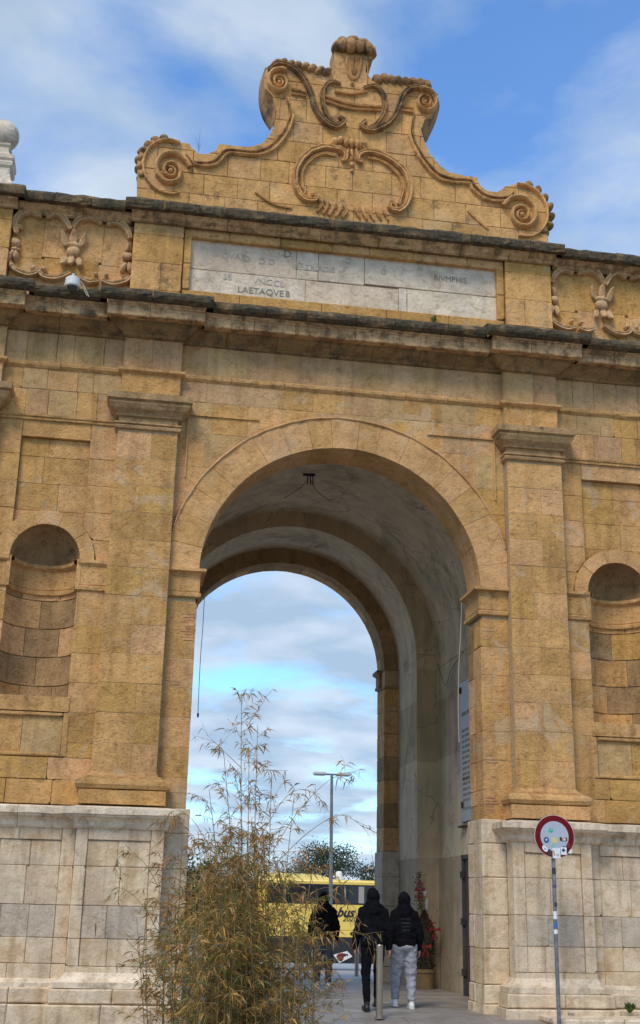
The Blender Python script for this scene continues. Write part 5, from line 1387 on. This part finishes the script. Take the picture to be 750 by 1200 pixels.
# ---- the yellow bus beyond the gate ----
BY = 25.0; bz = gh(0, BY)
bl = at(302, 1075, BY).x
bus = thing('bus', 'yellow coach with black lettering parked across the far side of the gate', 'bus', (bl, BY, bz))
zt = at(420, 1031.5, BY).z-bz; zw1 = at(420, 1037, BY).z-bz; zw0 = at(420, 1060.5, BY).z-bz; zs = at(420, 1098.5, BY).z-bz; zpod = at(340, 1023, BY).z-bz
BL = 11.5
bm = bmesh.new(); add_box(bm, 0, BL, 0, 2.5, zs, zt-.1); bmesh.ops.bevel(bm, geom=[e for e in bm.edges if abs(e.verts[0].co.z-e.verts[1].co.z) > .5], offset=.22, segments=4, affect='EDGES'); body = from_bm('body', bm, 'bus_yellow', bus)
bm = bmesh.new(); add_box(bm, .02, BL-.02, .02, 2.48, zt-.16, zt); bmesh.ops.bevel(bm, geom=bm.edges[:], offset=.07, segments=3, affect='EDGES'); from_bm('roof', bm, 'bus_roof', bus)
xp = at(400, 1030, BY).x-bl; xp0 = at(372, 1025, BY).x-bl
bm = bmesh.new(); prism(bm, [(.05, zt-.1), (.12, zpod-.06), (.3, zpod), (xp0, zpod-.02), (xp, zt-.05), (xp, zt-.12)], .12, 2.38); from_bm('roof_fairing', bm, 'bus_roof', bus)
ballx = at(402, 1022, BY).x-bl
bm = bmesh.new(); lathe(bm, [(0, .34), (.09, .33), (.12, .27), (.13, 0)], (ballx, .8, zt-.02), 14); from_bm('roof_vent', bm, 'white', bus, True)
box('skirt', .1, BL-.1, .02, 2.48, .22, zs, 'bus_dark', bus)
xw = .42; wk = 0
box('window_band', .30, BL-.3, -.006, .05, zw0, zw1, 'bus_dark', bus)
while xw < BL-1.2:
    w_ = 1.42
    wd = box('window', xw, xw+w_-.07, -.02, .0, zw0+.035, zw1-.035, 'bus_glass', bus, .004)
    if wk in (2, 3): box('curtain', xw+.35, xw+.55, -.0225, -.019, zw0+.06, zw1-.06, 'curtain', wd)
    xw += w_; wk += 1
box('windscreen', -.01, .02, .3, 2.2, zw0-.3, zw1, 'bus_glass', bus)
tx_ = at(362, 1073, BY).x-bl
text('lettering', 'dalabus', .44, (at(414, 1073, BY).x-bl, -.012, at(400, 1074, BY).z-bz), 'bus_text', bus, .004, shear=.4, sx=1.0, bold=.012, align='RIGHT')
text('lettering', '2020', .26, (at(401, 1080, BY).x-bl, -.012, at(401, 1079.5, BY).z-bz), 'bus_text', bus, .004, shear=.35)
text('lettering', '43', .16, (at(410, 1096, BY).x-bl, -.012, at(410, 1096, BY).z-bz), 'bus_text', bus, .004, bold=.01)
for xw in (2.2, 8.6):
    wh = bmesh.new(); 
    lathe(wh, [(0, -.02), (.33, -.02), (.48, 0), (.5, .06), (.5, .25), (.3, .28)], (0, 0, 0), 24); bmesh.ops.rotate(wh, verts=wh.verts, matrix=Matrix.Rotation(-PI/2, 3, 'X')); bmesh.ops.translate(wh, verts=wh.verts, vec=(xw, -.0, .5))
    wo = from_bm('wheel', wh, 'tyre', bus, True)
    wh = bmesh.new(); lathe(wh, [(0, -.05), (.12, -.05), (.26, -.03), (.28, -.01)], (0, 0, 0), 20); bmesh.ops.rotate(wh, verts=wh.verts, matrix=Matrix.Rotation(-PI/2, 3, 'X')); bmesh.ops.translate(wh, verts=wh.verts, vec=(xw, -.0, .5)); from_bm('rim', wh, 'galv', wo, True)
# picture panel low on the skirt
c0 = [at(*q, BY-.03) for q in ((390.5, 1119), (407, 1114.5), (413, 1121), (398, 1128.5))]
bm = bmesh.new(); prism(bm, [(q.x-bl, q.z-bz) for q in c0], -.03, .0); pn = from_bm('picture_panel', bm, 'white', bus)
for a, b, c, d, mt in ((.30, .55, .5, .9, 'stk_maroon'), (.2, .25, .3, .42, 'stk_maroon'), (.62, .6, .3, .4, 'stk_black'), (.55, .8, .28, .25, 'ribbon'), (.8, .5, .14, .3, 'stk_maroon')):
    q = c0[0].lerp(c0[1], a).lerp(c0[3].lerp(c0[2], a), 1-b); bm = bmesh.new(); ball(bm, (q.x-bl, -.031, q.z-bz), c*.28, .004, d*.14, 10, 6); from_bm('picture_mark', bm, mt, pn)

# ---- street lamp ----
LY = 19.0; l0 = at(387.5, 1100, LY); lt = at(388.8, 907.5, LY)
lamp = thing('street_lamp', 'tall grey twin-headed street lamp standing in front of the bus', 'street lamp', (l0.x, LY, gh(0, LY)))
hz_ = lt.z-gh(0, LY)
bm = bmesh.new(); tube(bm, [(0, 0, 0), (lt.x-l0.x, 0, hz_)], .075, 10, .045); from_bm('pole', bm, 'galv', lamp)
dx0 = lt.x-l0.x
bm = bmesh.new(); tube(bm, [(dx0-.25, 0, hz_), (dx0+.25, 0, hz_)], .03, 8); from_bm('arm', bm, 'galv', lamp)
for s in (-1, 1):
    bm = bmesh.new(); add_box(bm, min(s*.18, s*.60)+dx0, max(s*.18, s*.60)+dx0, -.13, .13, hz_-.03, hz_+.06); bmesh.ops.bevel(bm, geom=bm.edges[:], offset=.025, segments=2, affect='EDGES'); h_ = from_bm('lamp_head', bm, 'cam_white', lamp)
    box('lens', min(s*.22, s*.56)+dx0, max(s*.22, s*.56)+dx0, -.1, .1, hz_-.045, hz_-.028, 'sign_white', h_)

# ---- trees beyond ----
def tree(x, y_, hc, rw, rh, trunk_h, nleaf, lsize, mat, label, cat='tree', group=None, gaps=.1):
    z0 = gh(0, y_)
    t_ = thing('tree', label, cat, (x, y_, z0), group=group)
    bm = bmesh.new(); tips = []
    tube(bm, [(0, 0, 0), (.1, 0, trunk_h*.6), (0, .1, hc)], .05*rh+.08, 8, .05)
    for i in range(9):
        a = i*2.4; e = Vector((math.cos(a)*rw*.6, math.sin(a)*rw*.6, hc+random.uniform(-.3, .7)*rh)); tube(bm, bez([Vector((0, 0, trunk_h*random.uniform(.6, 1))), e*.5+Vector((0, 0, hc*.3)), e], 3), .07, 5, .02); tips.append(e)
    from_bm('trunk', bm, 'bark', t_)
    cl = []
    for i in range(int(26)):
        a = random.uniform(0, 6.28); ph = math.acos(random.uniform(-.75, 1)); r = random.uniform(.45, .95)
        cl.append(Vector((math.cos(a)*math.sin(ph)*rw*r, math.sin(a)*math.sin(ph)*rw*r, hc+math.cos(ph)*rh*r)))
    pts = []
    for i in range(nleaf):
        c_ = random.choice(cl); s_ = rw*.20
        pts.append(c_+Vector((random.gauss(0, s_), random.gauss(0, s_), random.gauss(0, s_*.7))))
    stuff(leaves('crown', pts, mat, t_, lsize, lsize*.28))
    return t_
def T_(px, py, Y_): return at(px, py, Y_)
q = at(385, 1010, 62); tree(q.x, 62, q.z-gh(0, 62)-.1, 2.0, 1.25, 1.6, 5200, .16, 'leaf_dark', 'round dark green tree rising above the bus roof behind the street lamp')
q = at(436, 1024, 70); tree(q.x, 70, q.z-gh(0, 70)-.3, 1.4, .9, 1.4, 2000, .16, 'leaf_dark', 'small dark tree beyond the bus beside the right pier')
q = at(352, 1022, 66); tree(q.x, 66, q.z-gh(0, 66)-.4, 1.3, .8, 1.2, 1800, .16, 'leaf_dark', 'low dark tree beyond the bus left of the street lamp')
for i, (px_, top_, n_, lb) in enumerate(((222, 1000, 3600, 'dense green tree seen past the left pier'), (250, 1012, 3000, 'green tree behind the bamboo next to the left pier'), (280, 1022, 2200, 'green tree behind the middle of the bamboo'))):
    q = at(px_, top_, 34); hh = q.z-gh(0, 34); tree(q.x, 34, hh*.56, 1.3, hh*.46, hh*.4, n_, .17, 'leaf_green', lb)
# leafless tree
q = at(325, 1000, 45)
bt = thing('bare_tree', 'leafless pale twiggy tree behind the bamboo and the bus', 'tree', (q.x, 45, gh(0, 45)))
bm = bmesh.new(); H0 = at(325, 955, 45).z-gh(0, 45)
def grow(p, d, L, r, dep):
    e = p+d*L; tube(bm, [p, p.lerp(e, .5)+Vector((random.uniform(-.03, .03)*L, 0, 0)), e], r, 4, r*.6)
    if dep:
        for _ in range(3): nd = (d+Vector((random.gauss(0, .45), random.gauss(0, .45), random.gauss(.1, .25)))).normalized(); grow(p.lerp(e, random.uniform(.5, 1)), nd, L*random.uniform(.55, .8), r*.55, dep-1)
grow(Vector((0, 0, 0)), Vector((0, 0, 1)), H0*.42, .09, 5)
from_bm('branches', bm, 'twig', bt)
# far wood closing the view
v = []; f = []
for i in range(9000):
    x = random.uniform(-60, 75); y_ = random.uniform(100, 106); h_ = 2.2+1.3*noise.noise(Vector((x*.12, 0, 3)))
    z = random.uniform(-.9, h_)
    d = Vector((random.gauss(0, 1), random.gauss(0, .6), random.gauss(0, 1))).normalized()*.5; a = d.orthogonal().normalized()*.28; p = Vector((x, y_, z)); k = len(v)
    v += [p, p+d*.5+a, p+d, p+d*.5-a]; f.append((k, k+1, k+2, k+3))
w_ = from_py('distant_wood', v, f, 'leaf_dark'); stuff(w_); w_['label'] = 'low dark wood along the far side of the plaza'; w_['category'] = 'trees'

# ---- dry bamboo in front of the gate ----
def culm_path(base, top, lean, n=9):
    pts = []
    for i in range(n+1):
        t_ = i/n; p = base.lerp(top, t_); p.x += lean[0]*math.sin(t_*PI)*.5; p.y += lean[1]*math.sin(t_*PI)*.5; pts.append(p)
    return pts
def bamboo(label, culms, dens_, zlow, parent_loc, seed, extra=()):
    random.seed(seed)
    B = thing('bamboo', label, 'bamboo', parent_loc)
    off = Vector(parent_loc); hi = ([], []); lo = ([], []); twv = bmesh.new()
    def leaf(p, d, L, st):
        v, f = st; d = d.normalized(); up = Vector((0, 0, 1)); a = d.cross(Vector((random.gauss(0, 1), random.gauss(0, 1), random.gauss(0, 1)))).normalized(); w2 = L*random.uniform(.045, .075); k = len(v)
        mid = p+d*L*.38+Vector((0, 0, L*.04)); tip = p+d*L+Vector((0, 0, -L*random.uniform(.05, .3)))
        v += [p, mid+a*w2, tip, mid-a*w2]; f.append((k, k+1, k+2, k+3))
    def spray(p, d, L, nl, st):
        d = d.normalized(); pts = [p]; q = p.copy(); n_ = 4; dd = d.copy()
        for i in range(n_): dd = (dd+Vector((random.gauss(0, .10), random.gauss(0, .10), random.gauss(-.09, .08)))).normalized(); q = q+dd*L/n_; pts.append(q.copy())
        tube(twv, pts, .0022, 3, .0010)
        for j in range(nl):
            t_ = random.uniform(.25, 1)*n_; i = min(n_-1, int(t_)); b = pts[i].lerp(pts[i+1], t_-i)
            ld = (dd*.6+Vector((random.gauss(0, .6), random.gauss(0, .6), random.gauss(-.45, .45))))
            leaf(b, ld, random.uniform(.04, .10), st)
        return pts
    for base, top, lean, r in culms:
        pts = [p-off for p in culm_path(base, top, lean)]
        cb = bmesh.new(); tube(cb, pts, r, 6, r*.35)
        for p in pts[1:-1]: ball(cb, p, r*1.2, r*1.2, r*.5, 6, 4)
        from_bm('culm', cb, 'culm', B)
        Lc = (top-base).length; nb = int(Lc*dens_)
        for j in range(nb):
            t_ = random.uniform(.08, 1)*(len(pts)-1); i = min(len(pts)-2, int(t_)); p = pts[i].lerp(pts[i+1], t_-i); f_ = t_/(len(pts)-1)
            a = random.uniform(0, 6.28); d = Vector((math.cos(a), math.sin(a), random.uniform(.2, 1.3)))
            L = random.uniform(.18, .5)*(1.15-f_*.65)
            st = lo if (p+off).z < zlow+random.gauss(0, .25) else hi
            sp_ = spray(p, d, L, random.randint(7, 13) if st is lo else random.randint(6, 10), st)
            if random.random() < .5: spray(sp_[2], d+Vector((random.gauss(0, .6), random.gauss(0, .6), -.1)), L*.5, random.randint(3, 7), st)
    for pts_, nl in extra:
        pts = bez([p-off for p in pts_], 4); tube(twv, pts, .004, 4, .0012)
        for j in range(nl):
            t_ = random.uniform(.3, 1)*(len(pts)-1); i = min(len(pts)-2, int(t_)); p = pts[i].lerp(pts[i+1], t_-i)
            spray(p, (pts[i+1]-pts[i]).normalized()+Vector((random.gauss(0, .5), random.gauss(0, .5), random.gauss(-.1, .4))), random.uniform(.07, .2), random.randint(3, 6), hi)
    stuff(from_bm('twigs', twv, 'culm', B))
    stuff(from_py('leaves', hi[0], hi[1], 'bamboo_leaf', B))
    if lo[0]: stuff(from_py('lower_leaves', lo[0], lo[1], 'bamboo_leaf_low', B))
    return len(hi[1])+len(lo[1])
DY = -9.6
def bp(px, py, dy=0): return at(px, py, DY+dy)
random.seed(21)
culms = []
for i in range(68):
    dy = random.uniform(-.45, .55); px_ = random.gauss(283, 42); px_ = max(205, min(362, px_)); b = bp(px_, 1240, dy); b.z = 0
    tpx = px_+(px_-275)*.2+random.gauss(0, 16); env = 930+abs(tpx-285)*.9
    tpx = max(195, min(378, tpx)); tpy = min(1120, env+25+random.expovariate(1/55.))
    culms.append((b, bp(tpx, tpy, dy*1.3), (random.gauss(0, .06), random.gauss(0, .08)), random.uniform(.004, .008)))
for px_, tx, ty in ((290, 283, 812), (300, 302, 850), (285, 262, 880), (305, 318, 905), (280, 245, 925), (318, 345, 930), (270, 232, 975), (296, 292, 880), (330, 372, 985)):
    b = bp(px_, 1240, 0); b.z = 0; culms.append((b, bp(tx, ty, random.uniform(-.2, .2)), (random.gauss(0, .05), 0), .006))
ex = [([bp(318, 1000), bp(350, 950), bp(385, 915), bp(412, 905), bp(426, 915)], 9), ([bp(325, 1010), bp(362, 975), bp(400, 955), bp(430, 975), bp(436, 1000)], 8), ([bp(330, 1110), bp(370, 1098), bp(410, 1090), bp(442, 1106)], 9),
      ([bp(300, 990), bp(330, 940), bp(352, 925), bp(372, 932)], 8), ([bp(250, 1000), bp(225, 960), bp(205, 950), bp(190, 965)], 7), ([bp(290, 850), bp(300, 835), bp(309, 822), bp(312, 815)], 3),
      ([bp(283, 900), bp(262, 880), bp(250, 868), bp(243, 862)], 5), ([bp(285, 1040), bp(330, 1020), bp(385, 1020), bp(402, 1045)], 7), ([bp(340, 1060), bp(380, 1040), bp(400, 1050), bp(418, 1075)], 8)]
n1_ = bamboo('big clump of dry tan bamboo standing before the arch opening', culms, 15.5, 1.7, tuple(Vector((bp(285, 1240).x, DY, 0))), 5, ex)
cul2 = []
for px_, tx, ty in ((184, 176, 985), (190, 200, 1000), (206, 196, 1040), (178, 160, 1075), (196, 186, 1030), (215, 222, 1010), (202, 215, 960)):
    b = bp(px_, 1240, .3); b.z = 0; cul2.append((b, bp(tx, ty, .3), (random.gauss(0, .03), 0), .006))
ex2 = [([bp(184, 1090, .3), bp(170, 1065, .3), bp(150, 1045, .3), bp(128, 1048, .3)], 6), ([bp(186, 1040, .3), bp(172, 1015, .3), bp(155, 1000, .3), bp(138, 1005, .3)], 6), ([bp(186, 1150, .3), bp(165, 1120, .3), bp(142, 1095, .3), bp(122, 1078, .3)], 5)]
n2_ = bamboo('thin sparse bamboo stalks before the left pedestal', cul2, 11, -1, tuple(Vector((bp(190, 1240).x, DY+.3, 0))), 9, ex2)
print('bamboo leaves', n1_, n2_)
